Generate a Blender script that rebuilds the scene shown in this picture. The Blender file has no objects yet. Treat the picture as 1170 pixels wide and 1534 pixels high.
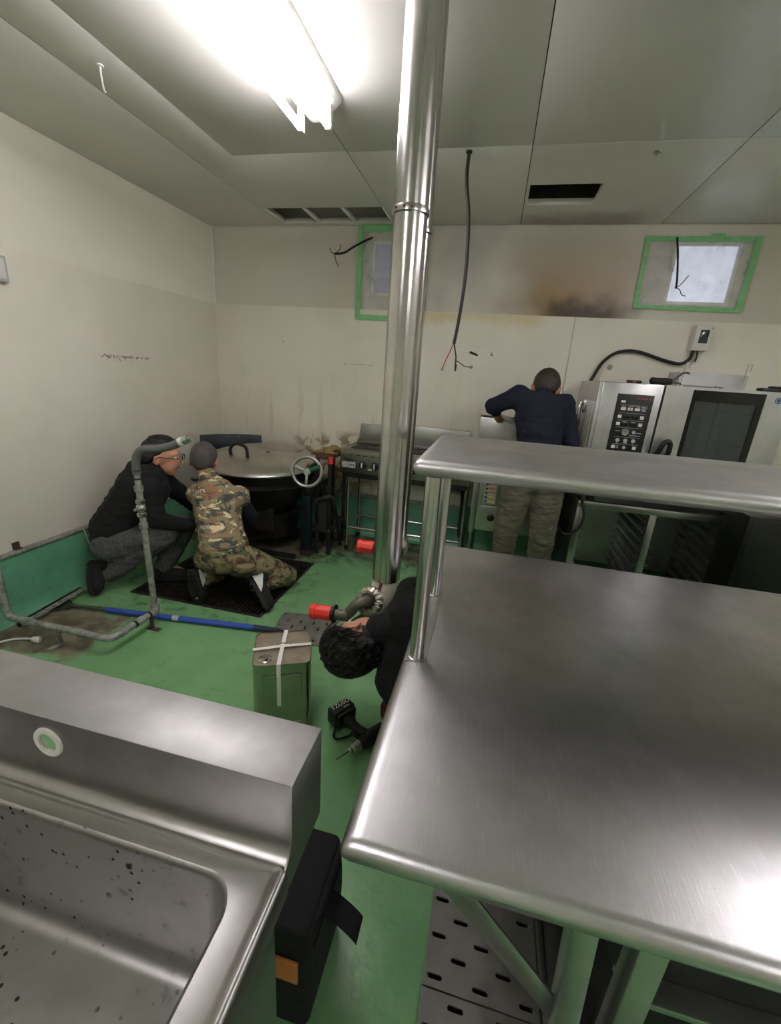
import bpy, bmesh, math, random
from mathutils import Vector, Matrix, noise, Euler
from mathutils.bvhtree import BVHTree
V = Vector
random.seed(7)
R_ = math.radians

# ------------------------------------------------------------------ camera, world, exposure
scene = bpy.context.scene
COL = scene.collection
cam_d = bpy.data.cameras.new('camera')
cam = bpy.data.objects.new('camera', cam_d)
COL.objects.link(cam)
cam_d.sensor_fit = 'HORIZONTAL'
cam_d.sensor_width = 36.0
cam_d.lens = 36.0 * 642.05 / 1170.0
cam_d.clip_start = 0.02
cam.matrix_world = Matrix((
    (0.97115988, -0.13001431, 0.19986187, 0.0),
    (0.22959121, 0.2838287, -0.93098289, 0.0),
    (0.06431457, 0.95001976, 0.30549319, 1.5),
    (0, 0, 0, 1)))
scene.camera = cam
world = bpy.data.worlds.new('world')
scene.world = world
world.use_nodes = True
world.node_tree.nodes['Background'].inputs[0].default_value = (0.75, 0.82, 0.95, 1)
world.node_tree.nodes['Background'].inputs[1].default_value = 0.6
scene.view_settings.view_transform = 'Standard'
scene.view_settings.look = 'None'
scene.view_settings.gamma = 1.0
scene.view_settings.use_curve_mapping = False
scene.view_settings.exposure = 0.55
TUBE_STRENGTH = 30.0
scene.cycles.use_adaptive_sampling = False
scene.cycles.diffuse_bounces = 6

# ------------------------------------------------------------------ materials
def lin(c):
    out = []
    for q in c[:3]:
        q = q / 255.0
        out.append(q / 12.92 if q <= 0.04045 else ((q + 0.055) / 1.055) ** 2.4)
    return (*out, 1.0)

class NT:
    def __init__(s, name):
        s.m = bpy.data.materials.new(name)
        s.m.use_nodes = True
        s.t = s.m.node_tree
        s.b = s.t.nodes['Principled BSDF']
        s.co = s.t.nodes.new('ShaderNodeTexCoord').outputs['Object']
    def node(s, kind, **kw):
        n = s.t.nodes.new(kind)
        for k, v in kw.items():
            setattr(n, k, v)
        return n
    def link(s, a, b):
        s.t.links.new(a, b)
    def put(s, sock, v):
        if isinstance(v, bpy.types.NodeSocket):
            s.link(v, sock)
        else:
            sock.default_value = v
    def map(s, scale=(1, 1, 1), loc=(0, 0, 0), rot=(0, 0, 0)):
        n = s.node('ShaderNodeMapping')
        n.inputs['Scale'].default_value = scale
        n.inputs['Location'].default_value = loc
        n.inputs['Rotation'].default_value = rot
        s.link(s.co, n.inputs['Vector'])
        return n.outputs[0]
    def noise(s, scale=5, detail=4, rough=0.55, vec=None, dist=0):
        n = s.node('ShaderNodeTexNoise')
        n.inputs['Scale'].default_value = scale
        n.inputs['Detail'].default_value = detail
        n.inputs['Roughness'].default_value = rough
        n.inputs['Distortion'].default_value = dist
        s.link(vec if vec is not None else s.co, n.inputs['Vector'])
        return n.outputs['Fac']
    def voro(s, scale=5, vec=None, feat='F1'):
        n = s.node('ShaderNodeTexVoronoi', feature=feat)
        n.inputs['Scale'].default_value = scale
        s.link(vec if vec is not None else s.co, n.inputs['Vector'])
        return n.outputs['Distance']
    def ramp(s, fac, a, b, lo=0.0, hi=1.0):
        n = s.node('ShaderNodeMapRange', interpolation_type='SMOOTHSTEP')
        s.put(n.inputs['Value'], fac)
        n.inputs['From Min'].default_value = a
        n.inputs['From Max'].default_value = b
        n.inputs['To Min'].default_value = lo
        n.inputs['To Max'].default_value = hi
        return n.outputs[0]
    def math(s, op, a, b=0.0):
        n = s.node('ShaderNodeMath', operation=op)
        s.put(n.inputs[0], a)
        s.put(n.inputs[1], b)
        return n.outputs[0]
    def mul(s, *a):
        r = a[0]
        for q in a[1:]:
            r = s.math('MULTIPLY', r, q)
        return r
    def xyz(s):
        n = s.node('ShaderNodeSeparateXYZ')
        s.link(s.co, n.inputs[0])
        return n.outputs
    def band(s, v, lo, hi, soft):
        return s.mul(s.ramp(v, lo - soft, lo + soft), s.ramp(v, hi - soft, hi + soft, 1.0, 0.0))
    def mix(s, fac, a, b):
        n = s.node('ShaderNodeMix', data_type='RGBA')
        s.put(n.inputs[0], fac)
        s.put(n.inputs[6], a)
        s.put(n.inputs[7], b)
        return n.outputs[2]
    def bump(s, h, strength=0.2, dist=0.01):
        n = s.node('ShaderNodeBump')
        n.inputs['Strength'].default_value = strength
        n.inputs['Distance'].default_value = dist
        s.link(h, n.inputs['Height'])
        s.link(n.outputs[0], s.b.inputs['Normal'])
    def out(s, col=None, rough=None, metal=None, **kw):
        if col is not None: s.put(s.b.inputs['Base Color'], col)
        if rough is not None: s.put(s.b.inputs['Roughness'], rough)
        if metal is not None: s.put(s.b.inputs['Metallic'], metal)
        for k, v in kw.items():
            s.put(s.b.inputs[k.replace('_', ' ')], v)
        return s.m

def plain(name, c, rough=0.5, metal=0.0, var=0.15, nscale=8, bump=0.0, bscale=60, **kw):
    """a plain colour broken up by noise, with optional fine relief"""
    t = NT(name)
    a = lin(c)
    b = tuple(q * (1 - var) for q in a[:3]) + (1,)
    n = t.noise(nscale, 5)
    col = t.mix(t.ramp(n, 0.3, 0.7), a, b)
    if bump:
        t.bump(t.noise(bscale, 3), bump, 0.004)
    r = t.ramp(t.noise(nscale * 1.7, 3), 0.3, 0.7, max(rough - 0.06, 0.02), rough + 0.06)
    return t.out(col, r, metal, **kw)

def steel(name, c=(186, 186, 184), rough=0.35, stretch=(1, 60, 60), bump=0.06, smudge=0.035, spots=0.0):
    """brushed stainless: fine directional relief, smudged gloss"""
    t = NT(name)
    n1 = t.noise(3.0, 5, 0.6)
    n2 = t.noise(14.0, 4, 0.6)
    fine = t.noise(6, 2, 0.5, vec=t.map(stretch))
    a = lin(c)
    b = tuple(q * 0.72 for q in a[:3]) + (1,)
    col = t.mix(t.ramp(n1, 0.35, 0.7), a, b)
    r = t.math('ADD', t.ramp(n1, 0.25, 0.75, rough - smudge, rough + smudge), t.ramp(n2, 0.2, 0.8, -0.02, 0.02))
    if spots:
        sp = t.mul(t.ramp(t.voro(46), 0.12, 0.2, 1, 0), t.ramp(t.noise(7, 3), 0.46, 0.56))
        sp = t.math('MAXIMUM', sp, t.mul(t.ramp(t.voro(17, vec=t.map((1, 2.2, 1), rot=(0, 0, 0.6))), 0.10, 0.15, 1, 0), t.ramp(t.noise(4, 3), 0.5, 0.6)))
        sp = t.math('MAXIMUM', sp, t.mul(t.ramp(t.noise(24, 5, 0.7), 0.58, 0.72), 0.35))
        col = t.mix(t.mul(sp, spots), col, (0.015, 0.014, 0.012, 1))
        r = t.math('ADD', r, t.mul(sp, 0.3))
    scr = t.ramp(t.noise(5, 2, 0.6, vec=t.map((70, 3, 60), rot=(0, 0, 0.55)), dist=0.3), 0.59, 0.70)
    col = t.mix(t.mul(scr, 0.2 if name == 'stainless_worktop' else 0.0), col, (0.92, 0.92, 0.92, 1))
    t.bump(t.math('ADD', fine, t.mul(n2, 0.25)), bump * 0.6, 0.002)
    return t.out(col, r, 1.0)

M = {}
M['steel'] = steel('stainless_steel')
M['steel_top'] = steel('stainless_worktop', (198, 196, 198), 0.345, (60, 2, 60), 0.10, 0.03)
M['steel_shelf'] = steel('stainless_shelf', (198, 196, 196), 0.46, (2, 60, 60), 0.05, 0.08)
M['steel_sink'] = steel('stainless_sink', (180, 178, 176), 0.36, (2, 50, 50), 0.06, 0.045)
M['steel_worn'] = steel('worn_matt_stainless', (180, 178, 176), 0.52, (2, 50, 50), 0.06, 0.08)
M['steel_bowl'] = steel('stainless_bowl', (180, 178, 176), 0.40, (2, 50, 50), 0.06, 0.07, spots=0.9)
M['steel_dark'] = steel('worn_dark_steel', (128, 126, 120), 0.42, (1, 30, 30), 0.08, 0.08)
M['steel_panel'] = steel('oven_steel', (206, 206, 208), 0.37, (60, 60, 2), 0.04, 0.05)
M['pipe_steel'] = steel('polished_pipe_cladding', (206, 203, 200), 0.21, (40, 40, 1), 0.04, 0.03)
M['tin'] = steel('tinplate', (190, 186, 172), 0.10, (3, 3, 3), 0.03, 0.05)
M['chrome'] = steel('chrome', (205, 205, 205), 0.15, (5, 5, 5), 0.0, 0.04)
M['alu'] = steel('cast_aluminium', (200, 200, 196), 0.36, (9, 9, 9), 0.05, 0.04)
M['foil'] = steel('crumpled_foil', (196, 190, 178), 0.36, (30, 30, 30), 0.5, 0.04)
def galvanised():
    t = NT('galvanised_pipe')
    v = t.noise(30, 4, 0.6)
    col = t.mix(t.ramp(v, 0.35, 0.65), lin((162, 163, 158)), lin((126, 126, 120)))
    rust = t.ramp(t.noise(6, 5, 0.6), 0.62, 0.75)
    col = t.mix(t.mul(rust, 0.45), col, lin((96, 78, 60)))
    t.bump(v, 0.15, 0.003)
    return t.out(col, 0.5, 0.25)
M['galv'] = galvanised()
M['black'] = plain('black_plastic', (20, 20, 21), 0.42, var=0.3, bump=0.1, bscale=120)
M['black_rubber'] = plain('black_rubber', (24, 24, 24), 0.7, var=0.4, bump=0.3, bscale=90)
M['cable'] = plain('black_cable', (18, 18, 19), 0.45)
M['white'] = plain('white_enamel', (232, 232, 228), 0.4, var=0.05)
M['white_plastic'] = plain('white_plastic', (224, 222, 214), 0.45, var=0.06)
M['white_tape'] = plain('white_tape', (238, 236, 230), 0.55, var=0.06, bump=0.1)
M['red'] = plain('red_plastic_cap', (238, 52, 44), 0.35, var=0.12)
M['red_wire'] = plain('red_wire', (170, 60, 50), 0.5)
M['green_tape'] = plain('green_masking_tape', (138, 204, 140), 0.6, var=0.2, nscale=20, bump=0.2, bscale=40)
M['blue_paint'] = plain('blue_painted_pole', (48, 82, 178), 0.4, var=0.1)
M['blue_dark'] = plain('dark_blue_grip', (28, 34, 66), 0.55, var=0.2)
M['kettle_blue'] = plain('dark_teal_paint', (18, 34, 44), 0.4, var=0.4, nscale=5, bump=0.1)
M['grime'] = plain('greasy_dark_iron', (46, 42, 38), 0.5, var=0.5, nscale=9, bump=0.4, bscale=40, metal=0.3)
M['rust'] = plain('rusty_iron', (82, 56, 44), 0.7, var=0.5, nscale=14, bump=0.5)
M['lid'] = steel('kettle_lid_steel', (204, 200, 192), 0.42, (8, 8, 8), 0.1, 0.08)
M['cast'] = plain('blackened_cast_iron', (38, 36, 34), 0.45, var=0.4, nscale=10, bump=0.25, metal=0.4)
M['grate'] = plain('dark_steel_grating', (62, 58, 52), 0.55, var=0.4, nscale=20, metal=0.5, bump=0.2)
M['pit'] = plain('drain_pit_concrete', (84, 78, 66), 0.9)
M['grey_green'] = plain('olive_grey_paint', (132, 136, 118), 0.45, var=0.1)
M['dark_panel'] = plain('dark_steel_sheet', (40, 44, 38), 0.35, var=0.2, metal=0.6)
M['glass_dark'] = plain('black_glass', (9, 9, 10), 0.08, var=0.1)
M['skin'] = plain('skin', (206, 150, 122), 0.5, var=0.1, nscale=20, bump=0.05, Subsurface_Weight=0.08)
M['lips'] = plain('lips', (170, 100, 88), 0.5)
M['eye'] = plain('eye_white', (228, 224, 218), 0.25)
M['iris'] = plain('dark_iris', (24, 18, 14), 0.2)
M['yellow_grease'] = plain('yellow_grease', (150, 122, 52), 0.45, var=0.5, nscale=30, bump=0.6, bscale=50)
M['orange'] = plain('orange_leather_patch', (196, 122, 66), 0.6, var=0.1)
M['sole'] = plain('shoe_sole_rubber', (22, 22, 23), 0.75, var=0.4, bump=0.5, bscale=60)
M['inner_pipe'] = plain('grey_lagging', (176, 170, 156), 0.6, var=0.25, bump=0.2)
M['old_pipe'] = plain('weathered_grey_pipe', (104, 100, 86), 0.5, var=0.25, metal=0.4, bump=0.2)
M['label_red'] = plain('red_label', (190, 70, 60), 0.5)
M['label_yellow'] = plain('yellow_label', (214, 196, 96), 0.5)
M['lcd'] = plain('smoked_window', (62, 66, 72), 0.12)
M['blue_badge'] = plain('blue_badge', (40, 96, 150), 0.4)
M['steel_strip'] = steel('drain_plate_steel', (148, 146, 142), 0.45, (120, 3, 60), 0.12, 0.08)
M['drain_grey'] = plain('drain_plate_grey', (128, 126, 120), 0.45, metal=0.35, var=0.2, nscale=12, bump=0.15, bscale=90)
M['sticker_grey'] = plain('grey_sticker', (190, 192, 196), 0.5)

def hair_mat(name, c1, c2, sc=(90, 90, 14)):
    t = NT(name)
    n = t.noise(3, 4, 0.6, vec=t.map(sc))
    t.bump(n, 0.6, 0.006)
    return t.out(t.mix(t.ramp(n, 0.35, 0.65), lin(c1), lin(c2)), 0.45, 0.0)
M['hair_black'] = hair_mat('black_hair', (14, 12, 12), (26, 23, 22))
M['hair_grey'] = hair_mat('greying_hair', (62, 57, 54), (98, 92, 88), (160, 160, 60))
M['hair_brown'] = hair_mat('short_brown_hair', (46, 34, 28), (66, 50, 42))

def cloth(name, c, var=0.25, weave=400, wrinkle=0.35, heather=0.0):
    t = NT(name)
    a = lin(c)
    b = tuple(q * (1 - var) for q in a[:3]) + (1,)
    col = t.mix(t.ramp(t.noise(9, 4), 0.3, 0.7), a, b)
    if heather:
        h = t.noise(150, 3, 0.7, vec=t.map((1, 1, 0.35)))
        col = t.mix(t.mul(t.ramp(h, 0.4, 0.65), heather), col, lin((185, 185, 185)))
    w = t.noise(12, 3, 0.6, vec=t.map((1, 1, 2.2)), dist=0.6)
    t.bump(t.math('ADD', t.mul(w, 1.0), t.mul(t.noise(weave, 1), 0.06)), wrinkle, 0.02)
    return t.out(col, 0.9, 0.0)
M['cloth_black'] = cloth('black_fleece', (17, 17, 20), 0.3)
M['cloth_grey'] = cloth('heather_grey_jersey', (72, 72, 75), 0.3, heather=0.15)
M['cloth_navy'] = cloth('navy_sweatshirt', (22, 27, 48), 0.3)
M['cloth_navy_dark'] = cloth('dark_navy_sleeve', (20, 23, 34), 0.3)
M['cloth_olive'] = cloth('olive_work_trousers', (104, 100, 82), 0.3, wrinkle=0.6)
M['cloth_maroon'] = cloth('dark_red_cloth', (84, 22, 26), 0.4)
M['bag'] = cloth('black_nylon', (15, 15, 17), 0.25, wrinkle=0.2)
M['shoe_black'] = cloth('black_shoe', (26, 25, 25), 0.3, wrinkle=0.2)
M['shoe_white'] = plain('white_shoe_panel', (220, 218, 212), 0.5)
M['glove'] = cloth('white_knit_glove', (214, 212, 204), 0.15, wrinkle=0.2)

def camo(name, sc, cols, streak):
    t = NT(name)
    v = t.map(streak)
    col = lin(cols[0])
    for i, c in enumerate(cols[1:]):
        n = t.noise(sc * (1 + 0.35 * i), 3, 0.5, vec=t.map(streak, loc=(3.1 * i, 1.7 * i, 5.3 * i)), dist=0.8)
        col = t.mix(t.ramp(n, 0.53 + 0.02 * i, 0.57 + 0.02 * i), col, lin(c))
    w = t.noise(12, 3, 0.6, vec=t.map((1, 1, 2.2)), dist=0.6)
    t.bump(w, 0.4, 0.02)
    return t.out(col, 0.9)
M['camo_shirt'] = camo('camouflage_shirt', 7, [(142, 130, 100), (86, 88, 76), (146, 110, 84), (70, 74, 74), (222, 210, 168)], (0.8, 1.2, 2.2))
M['camo_pants'] = camo('camouflage_trousers', 9, [(134, 124, 90), (86, 92, 60), (94, 70, 56), (54, 52, 46)], (1, 1, 1.3))

def wall_mat(name, back=False):
    t = NT(name)
    x, y, z = t.xyz()
    col = t.mix(t.ramp(t.noise(1.3, 4), 0.35, 0.7), lin((236, 232, 218)), lin((226, 222, 206)))
    if back:
        up = t.ramp(z, 2.004, 2.012)
        col = t.mix(t.mul(up, 0.55), col, lin((186, 180, 168)))
        wob = t.math('ADD', x, t.ramp(t.noise(3, 2), 0.2, 0.8, -0.09, 0.09))
        # cooking scorch above the removed hood
        sm = t.mul(up, t.band(wob, 0.05, 0.9, 0.2), t.ramp(z, 2.75, 2.1, 0.1, 1.0))
        col = t.mix(t.mul(sm, 0.7), col, lin((146, 124, 96)))
        yel = t.mul(up, t.band(wob, 0.22, 0.52, 0.16), t.ramp(z, 2.45, 2.1, 0.0, 1.0))
        col = t.mix(t.mul(yel, 0.55), col, lin((168, 130, 72)))
        zz = t.math('ADD', z, t.ramp(t.noise(5, 3), 0.2, 0.8, -0.06, 0.06))
        dk = t.mul(up, t.band(wob, 0.30, 0.88, 0.14), t.ramp(zz, 2.20, 2.03, 0.0, 1.0))
        col = t.mix(t.mul(dk, 0.85), col, lin((62, 50, 40)))
        gz = t.mul(up, t.band(x, -0.62, 0.1, 0.1), t.ramp(t.noise(2.5, 3), 0.35, 0.7))
        col = t.mix(t.mul(gz, 0.35), col, lin((150, 146, 150)))
        low = t.mul(t.ramp(zz, 1.86, 2.0), t.ramp(z, 2.0, 2.006, 1.0, 0.0), t.band(wob, -0.7, 0.25, 0.1))
        col = t.mix(t.mul(low, 0.6), col, lin((214, 196, 128)))
        # grease splashes behind the kettle and the griddle
        gr = t.mul(t.band(wob, -1.75, -1.05, 0.12), t.ramp(zz, 0.98, 0.88), t.ramp(t.noise(9, 5), 0.44, 0.56))
        col = t.mix(t.mul(gr, 0.85), col, lin((138, 110, 54)))
        dr = t.mul(t.ramp(t.noise(14, 4, 0.6, vec=t.map((1, 1, 0.12))), 0.55, 0.7), t.ramp(z, 1.7, 0.9, 0.0, 1.0))
        col = t.mix(t.mul(dr, 0.35), col, lin((178, 160, 116)))
        sc1 = t.mul(t.band(x, -1.33, -1.06, 0.02), t.band(z, 1.560, 1.564, 0.003), t.ramp(t.noise(30, 2), 0.42, 0.5))
        col = t.mix(t.mul(sc1, 0.8), col, lin((110, 102, 90)))
    else:
        zz = t.math('ADD', z, t.ramp(t.noise(40, 4), 0.2, 0.8, -0.016, 0.016))
        r1 = t.mul(t.band(y, 2.51, 2.94, 0.015), t.band(zz, 1.488, 1.498, 0.004), t.ramp(t.noise(26, 4), 0.40, 0.52))
        r2 = t.mul(t.band(y, 2.53, 2.76, 0.015), t.ramp(zz, 1.455, 1.50), t.ramp(z, 1.499, 1.502, 1, 0), t.ramp(t.noise(40, 4), 0.5, 0.6))
        col = t.mix(t.math('MAXIMUM', t.mul(r1, 0.9), t.mul(r2, 0.8)), col, lin((98, 74, 50)))
    sp = t.mul(t.ramp(t.voro(6), 0.035, 0.05, 1, 0), t.ramp(t.noise(3, 2), 0.55, 0.65))
    col = t.mix(t.mul(sp, 0.6), col, lin((120, 108, 90)))
    t.bump(t.noise(30, 3), 0.05, 0.004)
    return t.out(col, t.ramp(t.noise(3, 3), 0.3, 0.7, 0.38, 0.52))
M['wall'] = wall_mat('painted_wall')
M['wall_back'] = wall_mat('painted_kitchen_wall_with_scorch', True)

def ceil_mat():
    t = NT('ceiling_panel')
    x, y, z = t.xyz()
    col = t.mix(t.ramp(t.noise(1.2, 4), 0.35, 0.7), lin((222, 219, 212)), lin((210, 208, 200)))
    wob = t.math('ADD', y, t.ramp(t.noise(5, 3), 0.2, 0.8, -0.08, 0.08))
    g = t.mul(t.ramp(wob, 3.45, 3.75), t.band(x, 0.02, 0.85, 0.12))
    col = t.mix(t.mul(g, 0.6), col, lin((104, 92, 72)))
    t.bump(t.noise(140, 2), 0.12, 0.002)
    return t.out(col, t.ramp(t.noise(2, 3), 0.3, 0.7, 0.31, 0.40))
M['ceiling'] = ceil_mat()
M['joint'] = plain('dark_joint', (52, 50, 46), 0.8)
M['void'] = plain('ceiling_void', (96, 97, 98), 0.9)
M['void_black'] = plain('sooty_duct', (44, 42, 39), 0.9)

def floor_mat():
    t = NT('green_epoxy_floor')
    x, y, z = t.xyz()
    n = t.noise(2.4, 5)
    n2 = t.noise(11, 4)
    col = t.mix(t.ramp(n, 0.3, 0.7), lin((128, 176, 124)), lin((110, 158, 108)))
    col = t.mix(t.mul(t.ramp(n2, 0.55, 0.75), 0.35), col, lin((74, 124, 76)))
    wx = t.math('ADD', x, t.ramp(t.noise(6, 4), 0.2, 0.8, -0.09, 0.09))
    wy = t.math('ADD', y, t.ramp(t.noise(6, 4, vec=t.map(loc=(4, 2, 0))), 0.2, 0.8, -0.09, 0.09))
    conc = t.mix(t.ramp(t.noise(9, 5), 0.35, 0.7), lin((126, 122, 100)), lin((82, 74, 58)))
    p1 = t.mul(t.band(wx, -2.7, -1.93, 0.04), t.band(wy, 1.42, 1.88, 0.03))
    p2 = t.mul(t.ramp(wx, -1.2, -1.3), t.ramp(wy, 2.98, 3.06))
    p3 = t.mul(t.ramp(wy, 3.22, 3.32), t.ramp(wx, -1.5, -1.4))
    sc = t.mul(t.ramp(t.noise(7, 6, 0.7), 0.62, 0.68), 0.5)
    m = t.math('MAXIMUM', t.math('MAXIMUM', p1, p2), t.mul(p3, 0.9))
    col = t.mix(m, col, conc)
    dirt = t.mul(t.ramp(wy, 2.9, 3.3), t.ramp(t.noise(12, 5), 0.42, 0.6))
    col = t.mix(t.mul(dirt, 0.8), col, lin((40, 36, 28)))
    ring = t.mul(t.band(wx, -2.35, -1.1, 0.06), t.band(wy, 2.0, 3.1, 0.06), t.ramp(t.noise(14, 5), 0.5, 0.65))
    col = t.mix(t.mul(ring, 0.5), col, lin((62, 84, 54)))
    sp = t.mul(t.ramp(t.voro(13), 0.03, 0.05, 1, 0), t.ramp(t.noise(4, 2), 0.5, 0.6))
    col = t.mix(t.mul(sp, 0.8), col, lin((34, 52, 30)))
    t.bump(t.math('ADD', t.mul(t.noise(28, 3), 1.0), t.mul(t.noise(6, 2), 0.8)), 0.22, 0.006)
    r = t.math('ADD', t.ramp(n2, 0.3, 0.7, 0.13, 0.24), t.mul(m, 0.35))
    return t.out(col, r)
M['floor'] = floor_mat()
def base_mat():
    t = NT('green_painted_upstand')
    x, y, z = t.xyz()
    col = t.mix(t.ramp(t.noise(3, 4), 0.3, 0.7), lin((104, 164, 132)), lin((86, 146, 114)))
    d = t.ramp(t.noise(16, 5), 0.58, 0.74)
    col = t.mix(t.mul(d, 0.3), col, lin((70, 62, 46)))
    t.bump(t.noise(14, 3), 0.15, 0.006)
    return t.out(col, 0.3)
M['base'] = base_mat()

def emit(name, c, s, base=(230, 230, 230), rough=0.4):
    t = NT(name)
    t.out(lin(base), rough, 0.0)
    t.b.inputs['Emission Color'].default_value = c
    t.b.inputs['Emission Strength'].default_value = s
    return t.m
M['tube'] = emit('fluorescent_tube', (1.0, 0.945, 0.99, 1), TUBE_STRENGTH)
M['pane_bright'] = emit('daylit_frosted_pane', (0.80, 0.84, 1.0, 1), 0.34, (200, 205, 215), 0.3)
M['pane_dim'] = emit('dim_frosted_pane', (0.80, 0.80, 1.0, 1), 0.05, (150, 148, 160), 0.3)

def film_mat():
    t = NT('clear_plastic_film')
    tr = t.node('ShaderNodeBsdfTransparent')
    tr.inputs[0].default_value = (0.96, 0.97, 0.98, 1)
    mx = t.node('ShaderNodeMixShader')
    t.put(mx.inputs[0], t.ramp(t.noise(8, 4), 0.3, 0.7, 0.12, 0.32))
    t.out(lin((236, 236, 238)), 0.15)
    t.bump(t.noise(7, 3, 0.5, dist=0.5), 0.4, 0.01)
    o = t.t.nodes['Material Output']
    t.link(tr.outputs[0], mx.inputs[1])
    t.link(t.b.outputs[0], mx.inputs[2])
    t.link(mx.outputs[0], o.inputs['Surface'])
    return t.m
M['film'] = film_mat()
def glass_mat():
    t = NT('smoked_oven_glass')
    tr = t.node('ShaderNodeBsdfTransparent')
    tr.inputs[0].default_value = (0.55, 0.60, 0.58, 1)
    mx = t.node('ShaderNodeMixShader')
    mx.inputs[0].default_value = 0.38
    t.out(lin((104, 110, 106)), 0.06)
    o = t.t.nodes['Material Output']
    t.link(tr.outputs[0], mx.inputs[1])
    t.link(t.b.outputs[0], mx.inputs[2])
    t.link(mx.outputs[0], o.inputs['Surface'])
    return t.m
M['oven_glass'] = glass_mat()

# ------------------------------------------------------------------ mesh helpers
def frame_from(d, up=None):
    d = V(d).normalized()
    a = V(up) if up is not None else (V((0, 0, 1)) if abs(d.z) < 0.9 else V((1, 0, 0)))
    x = a.cross(d)
    if x.length < 1e-6:
        x = V((1, 0, 0)).cross(d)
    x.normalize()
    y = d.cross(x)
    return x, y, d

def spline(pts, n=8):
    pts = [V(p) for p in pts]
    out = []
    for i in range(len(pts) - 1):
        p0 = pts[max(i - 1, 0)]; p1 = pts[i]; p2 = pts[i + 1]; p3 = pts[min(i + 2, len(pts) - 1)]
        for k in range(n):
            t = k / n
            out.append(0.5 * ((2 * p1) + (p2 - p0) * t + (2 * p0 - 5 * p1 + 4 * p2 - p3) * t * t + (3 * p1 - p0 - 3 * p2 + p3) * t ** 3))
    out.append(pts[-1])
    return out

def rrect(x0, x1, y0, y1, r, z, n=6):
    out = []
    for cx, cy, a0 in ((x1 - r, y1 - r, 0), (x0 + r, y1 - r, 90), (x0 + r, y0 + r, 180), (x1 - r, y0 + r, 270)):
        for k in range(n + 1):
            a = R_(a0 + 90 * k / n)
            out.append(V((cx + r * math.cos(a), cy + r * math.sin(a), z)))
    return out

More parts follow.
